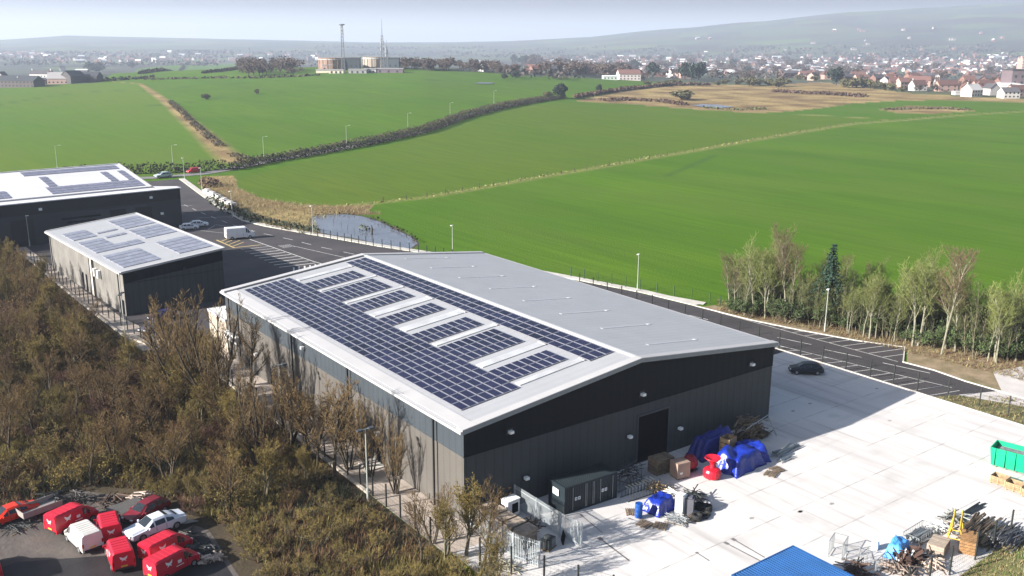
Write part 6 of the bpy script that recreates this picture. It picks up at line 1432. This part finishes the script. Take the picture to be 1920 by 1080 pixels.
# works with masts
def rdrum(px, py, r, h, wm, label, topm):
    b = gnd(px, py); t = thing('round_tank', (b.x, b.y, b.z), label, 'tank'); s = MB(); s.lathe([(r, -1), (r, h), (r*1.02, h+.1), (r*1.02, h+.8), (r*.97, h+.8)], n=36); s.build('wall', wm, t)
    s = MB(); s.lathe([(r*1.03, h-.9), (r*1.03, h-.3)], n=36); s.build('rim', topm, t); s = MB()
    for k in range(18): a = k*math.pi/9; s.box((math.cos(a)*r*1.01, math.sin(a)*r*1.01, h/2), (.6, .6, h), rz=a)
    s.build('buttress', wm, t); return t
tan = mat('tan_brick', (.26, .175, .13), .8, col2=(.19, .12, .09), scale=.3)
rdrum(626, 131, 14.5, 10.5, tan, 'wide round tan brick tank left of the masts', wht); rdrum(706, 129, 13.0, 10.5, mat('cream_brick', (.31, .26, .21), .8, scale=.3), 'round cream tank between the two dark blocks', wht)
for px, py, wd, ht, m_, lb in [(661, 131, 15, 11, mat('charcoal_sheet', (.035, .045, .055), .6), 'dark square industrial block between the round tanks'), (733, 130, 17, 10.5, mat('slate_sheet', (.07, .085, .10), .6), 'slate grey square block right of the lattice mast'), (607, 136, 12, 2.2, mat('cream_wall', (.62, .54, .44), .7), 'low cream walled shed at the left front of the tank works'), (632, 137, 13, 2.6, mat('cream_wall', (.62, .54, .44), .7), 'low cream walled shed in front of the wide round tank'), (695, 136, 11, 3.0, wht, 'low white shed in front of the round cream tank'), (617, 132, 11, 5, pinkb, 'small pink brick building before the wide round tank'), (730, 136, 26, 3.2, mat('mauve_roof', (.16, .12, .15), .7), 'long low mauve-roofed shed right of the masts'), (672, 137, 16, 3.0, greyroof, 'low grey sheds in the middle front of the tank works')]:
    b = gnd(px, py); t = thing('works_building', (b.x, b.y, b.z), lb, 'works building', None, V); s = MB(); s.box((0, 0, ht/2-.5), (wd, 10, ht+1)); s.build('wall', m_, t)
    s = MB(); s.box((0, 0, ht+.35), (wd+.8, 10.8, .7)); s.build('roof', slate if ht > 6 else greyroof, t)
    if ht > 2.5:
        for k in range(3): s = MB(); s.box((-wd*.3+k*wd*.3, -5.04, ht*.35), (1.6, .1, 1.8)); s.build('window', wnd, t)
def mast(px, py, top, wd, label, tip=0, platform=False, m=None):
    b = gnd(px, py); dep = (b-CAM).dot(FW); h = dep/FPX*(py-top)*1.05; t = thing('lattice_mast', (b.x, b.y, b.z), label, 'mast', None, V); s = MB(); n = 14; hb_ = h*(1-tip)
    cs = lambda z: wd*(1-.55*z/hb_)/2
    for sx in (-1, 1):
        for sy in (-1, 1): s.tube([(sx*cs(0), sy*cs(0), 0), (sx*cs(hb_), sy*cs(hb_), hb_)], .16, 4)
    for k in range(n):
        z0, z1 = hb_*k/n, hb_*(k+1)/n; a, c = cs(z0), cs(z1)
        for sy in (-1, 1): s.tube([(-a, sy*a, z0), (c, sy*c, z1)], .09, 3); s.tube([(a, sy*a, z0), (-c, sy*c, z1)], .09, 3); s.tube([(sy*a, -a, z0), (sy*c, c, z1)], .09, 3)
    s.build('lattice', m, t)
    if tip: s = MB(); s.tube([(0, 0, hb_), (0, 0, h)], [.35, .12], 6); s.build('aerial', m, t)
    if platform: s = MB(); s.lathe([(.6, hb_), (2.6, hb_+.3), (2.8, hb_+1.3), (2.6, hb_+1.3), (.6, hb_+1.0)], n=12); s.build('platform', m, t)
    s = MB()
    for z in (.55, .7, .8) if not platform else (.9, .82): s.box((cs(hb_*z)+.4, 0, hb_*z), (.5, .7, 2.4)); s.box((-cs(hb_*z)-.4, 0, hb_*z+2), (.5, .7, 2.4))
    s.build('antennas', wht, t); return t
ms = mat('mast_steel', (.16, .17, .19), .5)
mast(644, 134, 55, 3.0, 'tall dark lattice mast with a platform on top, left of the pair', 0, True, ms)
mast(718, 134, 44, 3.2, 'taller lattice mast with a needle aerial, right of the pair', .30, False, ms)
mast(726, 132, 80, 2.0, 'shorter thin mast directly right of the tallest mast', .2, False, ms)
mast(469, 122, 91, 3.0, 'small distant lattice mast above the brown copse', .1, True, ms)
# far town: repeated houses
HP = []
def hproto(wm, rm, wx, wy, he, hr, label, group):
    s = MB(); a, b = wx/2, wy/2
    s.add([(-a, -b, -1), (a, -b, -1), (a, b, -1), (-a, b, -1), (-a, -b, he), (a, -b, he), (a, b, he), (-a, b, he), (-a, 0, hr), (a, 0, hr)], [(0, 1, 5, 4), (2, 3, 7, 6), (1, 2, 6, 9, 5), (3, 0, 4, 8, 7)], 0)
    o = .4; sl = (hr-he)/b
    for sg in (-1, 1):
        vs = [(x, sg*y, hr+.05-sl*y+dz) for x in (-a-o, a+o) for y in (0, b+o) for dz in (0, .25)]; s.add(vs, [(0, 1, 3, 2), (4, 6, 7, 5), (0, 4, 5, 1), (2, 3, 7, 6), (0, 2, 6, 4), (1, 5, 7, 3)], 1)
    s.box((-a+.8, 0, hr+.4), (.9, .7, 1.7), 2)
    for k in range(3):
        for z in (1.4, 4.0): s.box((-a+wx*(k+.5)/3, -b-.02, z), (1.2, .08, 1.1), 3)
    o = s.build('town_house', [wm, rm, brick, wnd], None, (0, 0, -500)); return tag(o, label, 'house', group)
twht = mat('town_white', (.42, .40, .39), .8, objvar=.2)
HP = [hproto(twht, slate, 10, 8, 5.4, 8.8, 'small white house among the roofs of the distant town', 'white houses of the distant town'),
 hproto(brick, tile, 11, 8, 5.4, 8.8, 'small red brick house with a red tiled roof in the distant town', 'red brick houses of the distant town'),
 hproto(pinkb, tile, 16, 8, 5.4, 8.6, 'pinkish terrace with a tiled roof in the distant town', 'pink terraces of the distant town'),
 hproto(brick, slate, 24, 8, 5.4, 8.4, 'brick terrace with a grey slate roof in the distant town', 'slate-roofed terraces of the distant town'),
 hproto(shed, shed, 34, 18, 6, 7.5, 'large pale flat shed among the distant town roofs', 'pale sheds of the distant town')]
first = set()
def puth(k, x, y, rz, sc=1):
    z = terr(x, y)
    if k not in first: first.add(k); o = HP[k]; o.location = (x, y, z); o.rotation_euler.z = rz; return
    o = HP[k].copy(); COL.objects.link(o); o.location = (x, y, z); o.rotation_euler.z = rz; o.scale = (sc, sc, sc)
cnt = 0; rr = random.Random(123)
def lowedge(x): return lerp([(980, 138), (1100, 142), (1190, 147), (1330, 150), (1480, 150), (1560, 152), (1690, 166), (1780, 177), (1920, 182)], x)
while cnt < 272:
    x = 980+940*rr.random()**.8; lo = lowedge(x); y = lo-(lo-108)*rr.random()**.9
    b = gnd(x, y); q = rr.random(); near = y > lo-22
    k = (0 if q < .20 else 1 if q < .55 else 2 if q < .80 else 3 if q < .96 else 4)
    puth(k, b.x, b.y, V+rr.choice((0, .3, 1.57, 1.2))+rr.gauss(0, .12), rr.uniform(.9, 1.15)); cnt += 1
s = MB(); mt = [twht, brick, slate, tile, shed, mat('pale_stone', (.30, .28, .25), .8)]
for i in range(1500):
    q = rr.random()
    if q < .62: px, py = rr.uniform(1000, 1925), 106+rr.random()**.8*34
    elif q < .74: px, py = rr.uniform(-30, 90), rr.uniform(100, 109)
    elif q < .86: px, py = rr.uniform(90, 620), rr.uniform(98, 118)
    else: px, py = rr.uniform(1300, 1925), rr.uniform(52, 106)
    if py < 62 and px < 1500: continue
    if py < 100 and rr.random() < .85: continue
    if 100 <= py < 112 and rr.random() < .4: continue
    b = gnd(px, py); far_ = (b-CAM).length; sc = 1+max(0, far_-3000)/7000
    c = rr.choice((0, 1, 1, 2, 3, 3)) if py > 100 else rr.choice((1, 2, 3, 5, 5)); r_ = rr.choice((2, 3, 2, 4)); wdt, dpt = rr.uniform(8, 22)*sc, 8*sc; hh_ = 5.5*sc; rz = V+rr.choice((0, 1.57, .5)); M_ = Matrix.Translation(b) @ Matrix.Rotation(rz, 4, 'Z')
    a, d_ = wdt/2, dpt/2
    s.add([(-a, -d_, -1), (a, -d_, -1), (a, d_, -1), (-a, d_, -1), (-a, -d_, hh_), (a, -d_, hh_), (a, d_, hh_), (-a, d_, hh_), (-a, 0, hh_*1.6), (a, 0, hh_*1.6)], [(0, 1, 5, 4), (2, 3, 7, 6), (1, 2, 6, 9, 5), (3, 0, 4, 8, 7)], c, M_)
    s.add([(-a, -d_, hh_+.05), (a, -d_, hh_+.05), (a, 0, hh_*1.6+.1), (-a, 0, hh_*1.6+.1), (a, d_, hh_+.05), (-a, d_, hh_+.05)], [(0, 1, 2, 3), (3, 2, 4, 5)], r_, M_)
tag(s.build('town_roofs', mt), 'countless tiny roofs and walls of the town spread over the hazy valley and hillside', 'town', kind='stuff')
bpy.context.view_layer.update()
dead = [o for o in COL.objects if o.location.z < -400 and o.parent is None]
dead += [c for c in COL.objects if c.parent in dead]
for o in dead: bpy.data.objects.remove(o)
for o in COL.objects:
    if 'keep' in o: del o['keep']
